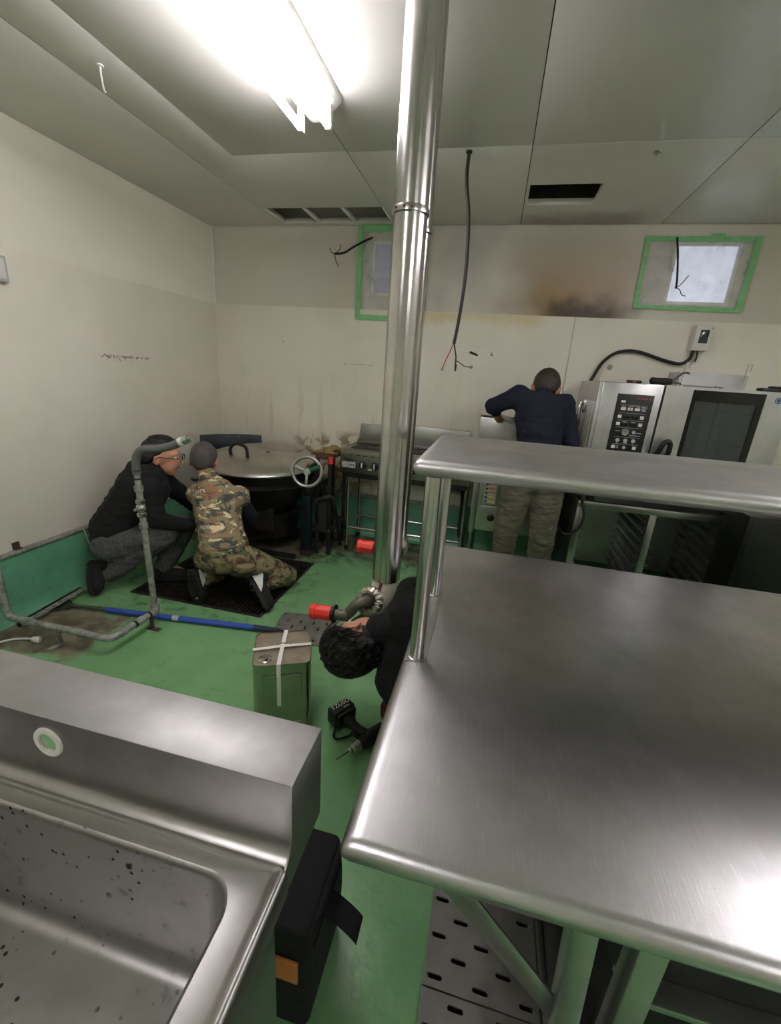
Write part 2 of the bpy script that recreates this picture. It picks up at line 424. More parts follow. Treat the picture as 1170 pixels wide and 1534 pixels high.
class MB:
    def __init__(s):
        s.v = []; s.f = []; s.mi = []; s.cur = 0
    def face(s, f):
        s.f.append(tuple(f)); s.mi.append(s.cur)
    def box(s, x0, x1, y0, y1, z0, z1, mat=None):
        b = len(s.v)
        for z in (z0, z1):
            for y in (y0, y1):
                for x in (x0, x1):
                    p = V((x, y, z))
                    s.v.append(mat @ p if mat else p)
        for q in ((0, 2, 3, 1), (4, 5, 7, 6), (0, 1, 5, 4), (2, 6, 7, 3), (0, 4, 6, 2), (1, 3, 7, 5)):
            s.face([b + k for k in q])
        return s
    def bar(s, p0, p1, w, h, up=None):
        """rectangular bar from p0 to p1"""
        p0 = V(p0); p1 = V(p1)
        x, y, d = frame_from(p1 - p0, up)
        m = Matrix((x, y, d)).transposed().to_4x4()
        m.translation = p0
        return s.box(-w / 2, w / 2, -h / 2, h / 2, 0, (p1 - p0).length, m)
    def loft(s, rings, cap0=True, cap1=True, closed=True):
        b = len(s.v); n = len(rings[0])
        for r in rings:
            s.v.extend(V(p) for p in r)
        for i in range(len(rings) - 1):
            for k in range(n if closed else n - 1):
                k2 = (k + 1) % n
                s.face((b + i * n + k, b + i * n + k2, b + (i + 1) * n + k2, b + (i + 1) * n + k))
        if cap0: s.face([b + k for k in reversed(range(n))])
        if cap1: s.face([b + (len(rings) - 1) * n + k for k in range(n)])
        return s
    def tube(s, pts, r, n=10, caps=True, closed=False):
        pts = [V(p) for p in pts]
        rs = r if isinstance(r, (list, tuple)) else [r] * len(pts)
        rings = []
        x = None
        m = len(pts)
        for i, p in enumerate(pts):
            if closed:
                d = pts[(i + 1) % m] - pts[i - 1]
            else:
                d = pts[min(i + 1, m - 1)] - pts[max(i - 1, 0)]
            d.normalize()
            if x is None:
                x = frame_from(d)[0]
            else:
                x = x - d * x.dot(d)
                if x.length < 1e-6: x = frame_from(d)[0]
                x.normalize()
            y = d.cross(x)
            rings.append([p + (x * math.cos(2 * math.pi * k / n) + y * math.sin(2 * math.pi * k / n)) * rs[i] for k in range(n)])
        if closed:
            rings.append(rings[0])
            return s.loft(rings, False, False)
        return s.loft(rings, caps, caps)
    def cyl(s, p0, p1, r0, r1=None, n=18, caps=True):
        return s.tube([p0, p1], [r0, r0 if r1 is None else r1], n, caps)
    def lathe(s, prof, c, axis=(0, 0, 1), n=32, a0=0, cap=True):
        """profile of (radius, height) along axis from c"""
        x, y, d = frame_from(axis)
        c = V(c)
        rings = []
        for r, h in prof:
            r = max(r, 1e-4)
            rings.append([c + d * h + (x * math.cos(a0 + 2 * math.pi * k / n) + y * math.sin(a0 + 2 * math.pi * k / n)) * r for k in range(n)])
        return s.loft(rings, cap, cap)
    def prism(s, poly, p0, x, y, t):
        """2D polygon in the x,y plane at p0, extruded along x cross y by t"""
        p0 = V(p0); x = V(x).normalized(); y = V(y).normalized(); d = x.cross(y) * t
        a = [p0 + x * u + y * v for u, v in poly]
        return s.loft([a, [q + d for q in a]])
    def sphere(s, c, r, n=14, m=9, mat=None):
        r = r if isinstance(r, (tuple, list)) else (r, r, r)
        rings = []
        for i in range(m + 1):
            t = math.pi * i / m
            q = max(math.sin(t), 0.002)
            ring = []
            for k in range(n):
                p = V((r[0] * q * math.cos(2 * math.pi * k / n), r[1] * q * math.sin(2 * math.pi * k / n), -r[2] * math.cos(t)))
                ring.append(V(c) + (mat @ p if mat else p))
            rings.append(ring)
        return s.loft(rings)
    def capsule(s, p0, r0, p1, r1, n=14):
        p0 = V(p0); p1 = V(p1)
        d = p1 - p0
        L = d.length
        prof = []
        for k in range(0, 6):
            a = math.pi / 2 * k / 5
            prof.append((r0 * math.sin(a), -r0 * math.cos(a)))
        for k in range(0, 6):
            a = math.pi / 2 * k / 5
            prof.append((r1 * math.cos(a), L + r1 * math.sin(a)))
        return s.lathe(prof, p0, d if L > 1e-5 else (0, 0, 1), n)
    def hole_cell(s, x0, x1, y0, y1, hx, hy, hr, hl, z0, z1, n=20, M4=None):
        """a plate cell with an oblong hole (half length hl along x, radius hr)"""
        cx, cy = hx, hy
        inner = []; outer = []
        angs = [2 * math.pi * (k + 0.5) / n for k in range(n)]
        for a in angs:
            c, q = math.cos(a), math.sin(a)
            inner.append((cx + (hl if c > 0 else -hl) + hr * c, cy + hr * q))
            tx = ((x1 - cx) / c if c > 0 else (x0 - cx) / c) if abs(c) > 1e-9 else 1e9
            ty = ((y1 - cy) / q if q > 0 else (y0 - cy) / q) if abs(q) > 1e-9 else 1e9
            t = min(tx, ty)
            outer.append([cx + c * t, cy + q * t])
        for X in (x0, x1):
            for Y in (y0, y1):
                a = math.atan2(Y - cy, X - cx) % (2 * math.pi)
                k = min(range(n), key=lambda i: abs((angs[i] - a + math.pi) % (2 * math.pi) - math.pi))
                outer[k] = [X, Y]
        T = (lambda p: M4 @ V(p)) if M4 else V
        ro = [T((p[0], p[1], z1)) for p in outer]
        ri = [T((p[0], p[1], z1)) for p in inner]
        rb = [T((p[0], p[1], z0)) for p in inner]
        return s.loft([ro, ri, rb], False, False)
    def mesh(s, name, bevel=0.0, seg=2, smooth=35, weld=False):
        me = bpy.data.meshes.new(name)
        me.from_pydata([tuple(p) for p in s.v], [], s.f)
        me.polygons.foreach_set('material_index', s.mi)
        bm = bmesh.new()
        bm.from_mesh(me)
        if weld or bevel:
            bmesh.ops.remove_doubles(bm, verts=bm.verts, dist=1e-5)
        bmesh.ops.recalc_face_normals(bm, faces=bm.faces)
        if bevel:
            es = [e for e in bm.edges if len(e.link_faces) == 2 and e.calc_face_angle() > R_(40)]
            bmesh.ops.bevel(bm, geom=es, offset=bevel, segments=seg, profile=0.5, affect='EDGES', clamp_overlap=True)
        bm.to_mesh(me)
        bm.free()
        if smooth:
            me.polygons.foreach_set('use_smooth', [True] * len(me.polygons))
            me.set_sharp_from_angle(angle=R_(smooth))
        return me
    def build(s, name, mat, parent=None, bevel=0.0, seg=2, smooth=35, label=None, weld=False):
        me = s.mesh(name, bevel, seg, smooth, weld)
        return link(name, me, mat, parent, label)

def link(name, me, mat, parent=None, label=None):
    o = bpy.data.objects.new(name, me)
    COL.objects.link(o)
    for m in (mat if isinstance(mat, (list, tuple)) else [mat]):
        me.materials.append(M[m] if isinstance(m, str) else m)
    if parent is not None:
        o.parent = parent
        o.matrix_parent_inverse = pinv(parent)
    if label: o['label'] = label
    return o
def world_mat(o):
    m = o.matrix_basis.copy()
    if o.parent is not None:
        m = world_mat(o.parent) @ o.matrix_parent_inverse @ m
    return m
def pinv(parent):
    return world_mat(parent).inverted()

def thing(name, label, cat, loc=(0, 0, 0), group=None):
    o = bpy.data.objects.new(name, None)
    COL.objects.link(o)
    o.location = loc
    o.empty_display_size = 0.1
    o['label'] = label; o['category'] = cat
    if group: o['group'] = group
    return o
def tag(o, label, cat, group=None):
    o['label'] = label; o['category'] = cat
    if group: o['group'] = group
    return o
def struct(o):
    o['kind'] = 'structure'
    return o
def copy_tree(o, delta, label=None):
    """copy a thing with its parts and sub-parts, moved by delta"""
    c = o.copy(); COL.objects.link(c)
    c.location = V(o.location) + V(delta)
    if label: c['label'] = label
    def kids(src, dst):
        for ch in list(src.children):
            k = ch.copy(); COL.objects.link(k)
            k.parent = dst
            k.matrix_parent_inverse = ch.matrix_parent_inverse.copy()
            kids(ch, k)
    kids(o, c)
    return c

def text_mesh(txt, size, depth=0.0006, shear=0.0):
    cu = bpy.data.curves.new('lettering', 'FONT')
    cu.body = txt; cu.size = size; cu.extrude = depth; cu.shear = shear
    cu.align_x = 'CENTER'; cu.align_y = 'CENTER'
    cu.resolution_u = 3
    o = bpy.data.objects.new('lettering', cu)
    COL.objects.link(o)
    dg = bpy.context.evaluated_depsgraph_get()
    dg.update()
    me = bpy.data.meshes.new_from_object(o.evaluated_get(dg))
    bpy.data.objects.remove(o)
    bpy.data.curves.remove(cu)
    me.materials.clear()
    return me
def text(txt, size, p, x, y, mat, parent, name='lettering', shear=0.0):
    me = text_mesh(txt, size, 0.0006, shear)
    x = V(x).normalized(); y = V(y); y = (y - x * y.dot(x)).normalized(); z = x.cross(y)
    m = Matrix((x, y, z)).transposed().to_4x4(); m.translation = V(p)
    me.transform(m)
    return link(name, me, mat, parent)

def remeshed(mb, name, vox=0.01, smooth=4, wrinkle=0.0, wscale=9.0, seed=0.0, zs=1.0, clip=None):
    """one continuous surface grown from overlapping tapered volumes"""
    me = mb.mesh(name, smooth=0)
    o = bpy.data.objects.new(name, me)
    COL.objects.link(o)
    md = o.modifiers.new('r', 'REMESH'); md.mode = 'VOXEL'; md.voxel_size = vox
    if smooth:
        sm = o.modifiers.new('s', 'SMOOTH'); sm.factor = 0.5; sm.iterations = smooth
    dg = bpy.context.evaluated_depsgraph_get(); dg.update()
    out = bpy.data.meshes.new_from_object(o.evaluated_get(dg))
    bpy.data.objects.remove(o)
    bpy.data.meshes.remove(me)
    if wrinkle:
        nrm = [v.normal.copy() for v in out.vertices]
        for v, nn in zip(out.vertices, nrm):
            p = V((v.co.x, v.co.y, v.co.z * zs)) * wscale + V((seed, seed * 2, 0))
            a = noise.noise(p) + 0.5 * noise.noise(p * 2.3)
            ridge = 1 - abs(noise.noise(p * 1.4 + V((7, 3, 1)))) * 2
            v.co += nn * wrinkle * (0.6 * a + 0.6 * ridge - 0.2)
    out.polygons.foreach_set('use_smooth', [True] * len(out.polygons))
    return out

# ------------------------------------------------------------------ the room
XL, XR, YB, YF, ZC = -2.58, 3.6, 3.80, -3.0, 2.62
PITS = [(-2.2, -1.24, 2.12, 2.98), (0.03, 0.295, -0.6, 1.76), (-1.06, -0.80, 1.99, 2.2)]
def floor_mesh():
    xs = sorted({XL - 0.1, XR + 0.1, *[p[0] for p in PITS], *[p[1] for p in PITS]})
    ys = sorted({YF - 0.1, YB + 0.1, *[p[2] for p in PITS], *[p[3] for p in PITS]})
    m = MB()
    idx = {}
    def vi(x, y, z):
        k = (x, y, z)
        if k not in idx:
            idx[k] = len(m.v); m.v.append(V(k))
        return idx[k]
    inp = lambda x, y: any(p[0] < x < p[1] and p[2] < y < p[3] for p in PITS)
    for i in range(len(xs) - 1):
        for j in range(len(ys) - 1):
            if not inp((xs[i] + xs[i + 1]) / 2, (ys[j] + ys[j + 1]) / 2):
                m.face((vi(xs[i], ys[j], 0), vi(xs[i + 1], ys[j], 0), vi(xs[i + 1], ys[j + 1], 0), vi(xs[i], ys[j + 1], 0)))
    return m
fl = struct(floor_mesh().build('floor', 'floor', smooth=0))
for p in PITS:
    m = MB()
    a = [V((p[0], p[2], 0)), V((p[1], p[2], 0)), V((p[1], p[3], 0)), V((p[0], p[3], 0))]
    m.loft([a, [q - V((0, 0, 0.40)) for q in a]], False, True)
    m.build('drain_pit', 'pit', fl, smooth=0)

# back wall with two window openings, lower panels standing a little proud
W1 = (-1.115, -0.70, 2.115, 2.515)
W2 = (1.11, 1.53, 2.115, 2.515)
def wall_with_holes(x0, x1, z0, z1, y, t, holes):
    m = MB()
    xs = sorted({x0, x1, *[h[0] for h in holes], *[h[1] for h in holes]})
    zs = sorted({z0, z1, *[h[2] for h in holes], *[h[3] for h in holes]})
    for i in range(len(xs) - 1):
        for j in range(len(zs) - 1):
            cx, cz = (xs[i] + xs[i + 1]) / 2, (zs[j] + zs[j + 1]) / 2
            if not any(h[0] < cx < h[1] and h[2] < cz < h[3] for h in holes):
                m.box(xs[i], xs[i + 1], y, y + t, zs[j], zs[j + 1])
    return m
wb = struct(wall_with_holes(XL - 0.12, XR + 0.12, 0.0, 3.0, YB + 0.012, 0.12, [W1, W2]).build('wall_back', 'wall_back', smooth=0, weld=True))
for x0, x1 in ((XL, 0.526), (0.530, XR)):
    m = MB().box(x0, x1, YB, YB + 0.012, 0.0, 2.006)
    m.build('wall_panel', 'wall_back', wb, bevel=0.003)
wl = struct(MB().box(XL - 0.12, XL, YF - 0.1, YB + 0.012, 0.0, 3.0).build('wall_left', 'wall', smooth=0))
MB().box(XL, XL + 0.004, YF, YB, 0.0, 2.0).build('wall_panel', 'wall', wl, bevel=0.0015)
struct(MB().box(XR, XR + 0.12, YF - 0.1, YB + 0.012, 0.0, 3.0).build('wall_right', 'wall', smooth=0))
struct(MB().box(XL - 0.12, XR + 0.12, YF - 0.12, YF, 0.0, 3.0).build('wall_front', 'wall', smooth=0))
struct(MB().box(XL, XL + 0.018, YB - 0.006, YB + 0.012, 2.006, ZC).build('trim_1', 'white', bevel=0.003))

# green upstands along the floor
def upstand(name, p0, p1, nrm, h):
    p0 = V(p0); p1 = V(p1); n = V(nrm)
    prof = [(0, 0), (0.085, 0.0), (0.055, 0.012), (0.038, 0.04), (0.03, 0.09), (0.028, h - 0.03), (0.02, h), (0, h)]
    m = MB()
    m.loft([[p + n * u + V((0, 0, v)) for u, v in prof] for p in (p0, p1)])
    return struct(m.build(name, 'base', smooth=50))
bl = upstand('baseboard_left', (XL, YF, 0), (XL, YB, 0), (1, 0, 0), 0.37)
bb = upstand('baseboard_back', (XL, YB, 0), (XR, YB, 0), (0, -1, 0), 0.37)
t2 = MB().tube([(XL + 0.02, YF, 0.385), (XL + 0.02, YB - 0.02, 0.385)], 0.016, 12)
struct(t2.build('trim_2', 'galv'))
t3 = MB().box(XL, XR, YB - 0.03, YB, 0.37, 0.40)
struct(t3.build('trim_3', 'galv', bevel=0.004))

# ceiling: panels with joints, a long open hatch and a cut hole
cl = struct(MB().box(XL - 0.12, XR + 0.12, YF - 0.12, YB + 0.13, 3.0, 3.05).build('ceiling', 'void', smooth=0))
G = 0.0022
def panel(x0, x1, y0, y1):
    return MB().box(x0 + G, x1 - G, y0 + G, y1 - G, ZC, ZC + 0.035)
HX0, HX1, HY0, HY1 = -1.845, -0.945, 3.425, 3.735
C = [XL, -1.885, -0.94, 0.025, 0.973, 1.92, 2.87, XR]
def bpanel(m): m.build('ceiling_panel', 'ceiling', cl, bevel=0.0015)
bpanel(panel(C[0], C[1], YF, YB))
m = MB()
m.loft([[V((x, y, z)) for x, y in ((C[1] + G, YF), (-1.62 - G, YF), (-1.62 - G, 2.632 + G), (C[2] - G, 2.632 + G), (C[2] - G, HY0 - G), (C[1] + G, HY0 - G))] for z in (ZC, ZC + 0.035)])
bpanel(m)
bpanel(panel(-1.62, C[2], YF, 2.632))
bpanel(panel(C[1], HX0, HY0, YB)); bpanel(panel(HX0, C[2], HY1, YB))
bpanel(panel(C[2], C[3], YF, 2.645)); bpanel(panel(C[2], C[3], 2.645, YB))
bpanel(panel(C[3], C[4], YF, 2.652))
hx0, hx1, hy0, hy1 = 0.046, 0.456, 3.11, 3.42
m = MB()
m.box(C[3] + G, hx0, 2.652 + G, YB, ZC, ZC + 0.035).box(hx1, C[4] - G, 2.652 + G, YB, ZC, ZC + 0.035)
m.box(hx0, hx1, 2.652 + G, hy0, ZC, ZC + 0.035).box(hx0, hx1, hy1, YB, ZC, ZC + 0.035)
m.build('ceiling_panel', 'ceiling', cl, smooth=0, weld=True)
for a, b in ((4, 5), (5, 6), (6, 7)):
    bpanel(panel(C[a], C[b], YF, 2.66)); bpanel(panel(C[a], C[b], 2.66, YB))
for x in C[1:-1] + [-1.62]:
    y1 = {-1.62: 2.62, C[1]: YB, C[2]: YB}.get(x, YB)
    MB().box(x - 0.006, x + 0.006, YF, y1, ZC + 0.004, ZC + 0.05).build('joint_strip', 'joint', cl, smooth=0)
for x0, x1, y in ((-1.62, C[2], 2.632), (C[2], C[3], 2.645), (C[3], C[4], 2.652), (C[4], XR, 2.66)):
    MB().box(x0, x1, y - 0.006, y + 0.006, ZC + 0.004, ZC + 0.05).build('joint_strip', 'joint', cl, smooth=0)
for x in (HX0 + 0.3, HX0 + 0.6):
    MB().box(x - 0.012, x + 0.012, HY0, HY1, ZC - 0.002, ZC + 0.02).build('hatch_rib', 'white', cl, bevel=0.002)
for x0, x1, y0, y1 in ((HX0 - 0.012, HX0 + 0.004, HY0, HY1), (HX1 - 0.004, HX1 + 0.006, HY0, HY1)):
    MB().box(x0, x1, y0, y1, ZC - 0.003, ZC + 0.02).build('hatch_frame', 'white', cl, bevel=0.002)
m = MB()
for a in ((hx0 - 0.02, hx1 + 0.02, hy0 - 0.02, hy1 + 0.02),):
    q = [V((a[0], a[2], ZC + 0.036)), V((a[1], a[2], ZC + 0.036)), V((a[1], a[3], ZC + 0.036)), V((a[0], a[3], ZC + 0.036))]
    m.loft([q, [p + V((0, 0, 0.3)) for p in q]], False, True)
m.build('duct_opening', 'void_black', cl, smooth=0)

# windows with taped plastic sheets
def tape_strip(p0, p1, w, parent, y, jag=0.0, seed=0):
    """masking tape torn from a roll, slightly crooked"""
    random.seed(seed)
    p0 = V((p0[0], y, p0[1])); p1 = V((p1[0], y, p1[1]))
    d = (p1 - p0).normalized(); n = V((0, 1, 0)).cross(d)
    a, b = [], []
    K = 10
    for k in range(K + 1):
        c = p0.lerp(p1, k / K)
        dy = V((0, -0.0006 * random.random(), 0))
        a.append(c + n * (w / 2 + random.uniform(-1, 1) * 0.0022) + dy)
        b.append(c - n * (w / 2 + random.uniform(-1, 1) * 0.0022) + dy)
    m = MB()
    off = V((0, -0.0012, 0))
    m.loft([a, b, [q + off for q in b], [q + off for q in a], a], False, False, closed=False)
    return m.build('tape_strip', 'green_tape', parent)

def window(name, W, film, pane, strips, seed):
    x0, x1, z0, z1 = W
    root = thing(name, '', 'window', ((x0 + x1) / 2, YB, z0))
    del root['label'], root['category']
    root['kind'] = 'structure'
    fr = MB()
    for a in ((x0, x1, z0, z0 + 0.022), (x0, x1, z1 - 0.022, z1), (x0, x0 + 0.022, z0 + 0.022, z1 - 0.022), (x1 - 0.022, x1, z0 + 0.022, z1 - 0.022)):
        fr.box(a[0], a[1], YB + 0.02, YB + 0.06, a[2], a[3])
    fr.build('window_frame', 'white', root, weld=True)
    MB().box(x0 + 0.01, x1 - 0.01, YB + 0.035, YB + 0.045, z0 + 0.01, z1 - 0.01).build('pane', pane, root)
    # rippled sheet
    fx0, fx1, fz0, fz1 = film
    m = MB()
    nx, nz = 22, 16
    rows = []
    for j in range(nz + 1):
        row = []
        for i in range(nx + 1):
            x = fx0 + (fx1 - fx0) * i / nx; z = fz0 + (fz1 - fz0) * j / nz
            e = min(i, nx - i, j, nz - j) / 4
            row.append(V((x, YB + 0.004 - min(e, 1) * (0.006 + 0.006 * noise.noise(V((x * 6 + seed, z * 6, 0)))), z)))
        rows.append(row)
    m.loft(rows, False, False, closed=False)
    m.build('plastic_sheet', 'film', root)
    for k, (p0, p1, w) in enumerate(strips):
        tape_strip(p0, p1, w, root, (YB - 0.001 if p0[1] < 2.0 and p1[1] < 2.0 or min(p0[1], p1[1]) < 2.0 else YB + 0.009) - 0.0012 * k - 0.006, seed=seed + k)
    return root
window('window_1', W1, (-1.21, -0.655, 1.95, 2.60), 'pane_dim',
       [((-1.225, 2.60), (-0.645, 2.60), 0.05), ((-1.212, 2.62), (-1.214, 1.935), 0.042), ((-1.235, 1.945), (-0.64, 1.94), 0.04), ((-0.662, 2.615), (-0.66, 1.93), 0.04)], 3)
window('window_2', W2, (0.925, 1.63, 2.095, 2.535), 'pane_bright',
       [((0.90, 2.533), (1.585, 2.53), 0.034), ((0.918, 2.545), (0.928, 2.085), 0.03), ((0.915, 2.093), (1.60, 2.085), 0.028), ((1.608, 2.548), (1.602, 2.075), 0.045), ((1.31, 2.548), (1.40, 2.548), 0.03)], 11)

# ------------------------------------------------------------------ lights on the ceiling
def fixture():
    root = thing('fluorescent_light', 'white twin tube ceiling light with a slanted reflector body', 'light', (-0.912, 1.55, ZC))
    y0, y1, cx = 0.93, 2.18, -0.912
    prof = [(-0.112, 0.0), (-0.105, -0.02), (-0.028, -0.085), (0.028, -0.085), (0.105, -0.02), (0.112, 0.0)]
    MB().loft([[V((cx + u, y, ZC + v)) for u, v in prof] for y in (y0, y1)]).build('reflector_body', 'white', root, bevel=0.004)
    for s in (-1, 1):
        MB().cyl((cx + s * 0.064, y0 + 0.05, ZC - 0.118), (cx + s * 0.064, y1 - 0.055, ZC - 0.118), 0.0155, n=18).build('tube', 'tube', root)
        for ya, yb in ((y0 + 0.02, y0 + 0.05), (y1 - 0.055, y1 - 0.025)):
            m = MB().box(cx + s * 0.064 - 0.013, cx + s * 0.064 + 0.013, ya, yb, ZC - 0.135, ZC - 0.04)
            m.build('socket', 'white_plastic', root, bevel=0.005)
    m = MB()
    n = V((0.065, 0, 0.077)).normalized()
    st = MB().box(-0.025, 0.025, -0.045, 0.045, 0, 0.0008, Matrix.Translation((cx + 0.072, 2.08, ZC - 0.0494)) @ Matrix.Rotation(R_(139.8), 4, 'Y'))
    st.build('rating_sticker', 'sticker_grey', root)
    return root
fx = fixture()
fx['label'] = 'white twin tube ceiling light in line with the open ceiling hatch'
# the same kind of lamp goes on behind and to the right of the photographer
for nm, dx, dy, lb in (('back', 0.0, -2.6, 'white twin tube ceiling light behind the sink, in line with the one by the hatch'),
                       ('right', 2.8, 0.0, 'white twin tube ceiling light over the far end of the long worktop'),
                       ('back_right', 2.8, -2.6, 'white twin tube ceiling light behind the far end of the long worktop')):
    c = copy_tree(fx, (dx, dy, 0), lb)
    c.name = 'fluorescent_light_' + nm + '_offscreen'
    k = 0
    for ch in c.children:
        if ch.name.startswith('tube'):
            ch.name = 'tube_' + nm + ('_a' if k == 0 else '_b') + '_offscreen'
            k += 1

# hook and bolt
hk = MB().tube(spline([(-1.735, 1.87, ZC), (-1.735, 1.87, ZC - 0.03), (-1.745, 1.885, ZC - 0.055), (-1.755, 1.90, ZC - 0.07), (-1.76, 1.912, ZC - 0.065)]), 0.004, 8)
hk.lathe([(0.014, 0), (0.014, -0.004), (0.004, -0.006)], (-1.735, 1.87, ZC), n=12)
tag(hk.build('ceiling_hook', 'white'), 'small white hook screwed into the ceiling panel', 'hook')
hb = MB().lathe([(0.012, 0), (0.012, -0.004), (0.006, -0.006), (0.006, -0.02), (0.001, -0.02)], (0.619, 2.75, ZC), n=8)
hb.box(0.60, 0.638, 2.745, 2.755, ZC - 0.012, ZC - 0.008)
tag(hb.build('ceiling_bolt', 'chrome'), 'short bright bolt sticking out of the ceiling', 'bolt')

# ------------------------------------------------------------------ cables
def cable(name, label, runs, loc, cat='cable', group=None):
    """runs: (points, radius, material, part name)"""
    root = thing(name, label, cat, loc, group)
    for pts, r, mt, pn in runs:
        MB().tube(spline(pts, 6), r, 8).build(pn, mt, root)
    return root
Y = 2.68
hc = cable('hanging_cable', 'black cable hanging from the ceiling ending in loose wires', [
    ([(-0.289, Y, ZC), (-0.288, Y, 2.493), (-0.256, Y, 2.311), (-0.242, Y, 2.056), (-0.252, Y, 1.834), (-0.267, Y, 1.69)], 0.0095, 'cable', 'sheath'),
    ([(-0.267, Y, 1.695), (-0.298, Y, 1.617), (-0.322, Y, 1.548)], 0.003, 'red_wire', 'red_wire'),
    ([(-0.267, Y, 1.695), (-0.249, Y, 1.63), (-0.246, Y, 1.59), (-0.243, Y, 1.545)], 0.004, 'cable', 'black_wire'),
    ([(-0.246, Y, 1.60), (-0.225, Y, 1.592), (-0.19, Y, 1.572), (-0.152, Y, 1.569)], 0.0025, 'cable', 'thin_wire'),
    ([(-0.262, Y, 1.69), (-0.226, Y, 1.655), (-0.166, Y, 1.649), (-0.126, Y, 1.637)], 0.0025, 'white_plastic', 'white_wire'),
    ([(-0.166, Y, 1.649), (-0.14, Y, 1.682), (-0.105, Y, 1.684), (-0.07, Y, 1.67), (-0.046, Y, 1.645)], 0.0025, 'white_plastic', 'white_wire')], (-0.289, Y, 1.55))
MB().capsule((-0.166, Y, 1.65), 0.007, (-0.128, Y, 1.637), 0.006).build('splice', 'cable', hc)
MB().capsule((-0.244, Y, 1.575), 0.007, (-0.243, Y, 1.545), 0.005).build('splice', 'cable', hc)
for p in ((-0.322, Y, 1.548), (-0.152, Y, 1.569), (-0.046, Y, 1.645)):
    MB().lathe([(0.004, -0.008), (0.007, -0.004), (0.007, 0.006), (0.003, 0.01)], p, n=8).build('terminal', 'chrome', hc)
MB().lathe([(0.016, 0), (0.016, -0.008), (0.011, -0.012)], (-0.289, Y, ZC), n=14).build('grommet', 'cable', hc)
y1 = YB - 0.03
cable('window_cable', 'black cable stub poking from the taped window beside the pipe', [
    ([(-1.115, YB + 0.0, 2.535), (-1.15, y1, 2.51), (-1.23, y1 - 0.06, 2.45), (-1.31, y1 - 0.09, 2.395), (-1.385, y1 - 0.10, 2.385)], 0.008, 'cable', 'sheath'),
    ([(-1.385, y1 - 0.10, 2.385), (-1.42, y1 - 0.1, 2.40), (-1.425, y1 - 0.1, 2.43)], 0.003, 'cable', 'wire'),
    ([(-1.385, y1 - 0.10, 2.385), (-1.345, y1 - 0.1, 2.415), (-1.335, y1 - 0.1, 2.45)], 0.003, 'cable', 'wire'),
    ([(-1.385, y1 - 0.10, 2.385), (-1.375, y1 - 0.1, 2.34), (-1.35, y1 - 0.1, 2.295)], 0.003, 'cable', 'wire')], (-1.12, YB, 2.3))
cable('window_cable', 'black cable dangling over the bright taped window', [
    ([(1.10, YB - 0.005, 2.535), (1.10, y1, 2.50), (1.115, y1 - 0.02, 2.42), (1.147, y1 - 0.02, 2.27), (1.153, y1 - 0.02, 2.207)], 0.007, 'cable', 'sheath'),
    ([(1.153, y1 - 0.02, 2.215), (1.18, y1 - 0.02, 2.235), (1.216, y1 - 0.02, 2.293)], 0.003, 'cable', 'wire'),
    ([(1.153, y1 - 0.02, 2.215), (1.18, y1 - 0.02, 2.20), (1.20, y1 - 0.02, 2.17), (1.228, y1 - 0.02, 2.162)], 0.003, 'cable', 'wire')], (1.10, YB, 2.2))

# wall box at the left edge
m = thing('wall_box', 'small grey box on the white side wall', 'box', (XL, 1.93, 1.82))
MB().box(XL + 0.004, XL + 0.04, 1.86, 1.975, 1.825, 1.95).build('casing', 'sticker_grey', m, bevel=0.006)
MB().box(XL + 0.04, XL + 0.043, 1.875, 1.96, 1.84, 1.935).build('cover', 'white_plastic', m, bevel=0.001)

# breaker box
bk = thing('breaker_box', 'white plastic breaker box with a dark window on the wall above the oven', 'box', (1.40, YB, 1.80))
MB().box(1.345, 1.455, YB - 0.07, YB, 1.805, 1.978).build('casing', 'white_plastic', bk, bevel=0.006)
MB().box(1.375, 1.432, YB - 0.073, YB - 0.07, 1.855, 1.945).build('window_cover', 'lcd', bk, bevel=0.001)
MB().box(1.388, 1.42, YB - 0.0755, YB - 0.073, 1.885, 1.915).build('breaker_switch', 'black', bk, bevel=0.0015)
MB().sphere((1.446, YB - 0.07, 1.958), 0.004).build('screw', 'black', bk)
oc = MB().tube(spline([(1.372, YB - 0.035, 1.806), (1.36, YB - 0.035, 1.745), (1.306, YB - 0.035, 1.711), (1.20, YB - 0.03, 1.728), (1.027, YB - 0.03, 1.776), (0.93, YB - 0.03, 1.782), (0.845, YB - 0.03, 1.757), (0.77, YB - 0.03, 1.68), (0.715, YB - 0.04, 1.55)]), 0.012, 10)
tag(oc.build('power_cable', 'cable'), 'thick black cable arching from the breaker box down to the oven', 'cable')
oc2 = MB().tube(spline([(1.40, YB - 0.035, 1.806), (1.405, YB - 0.035, 1.77), (1.40, YB - 0.035, 1.73)]), 0.007, 8)
tag(oc2.build('cable_tail', 'cable'), 'short black cable end under the breaker box', 'cable')

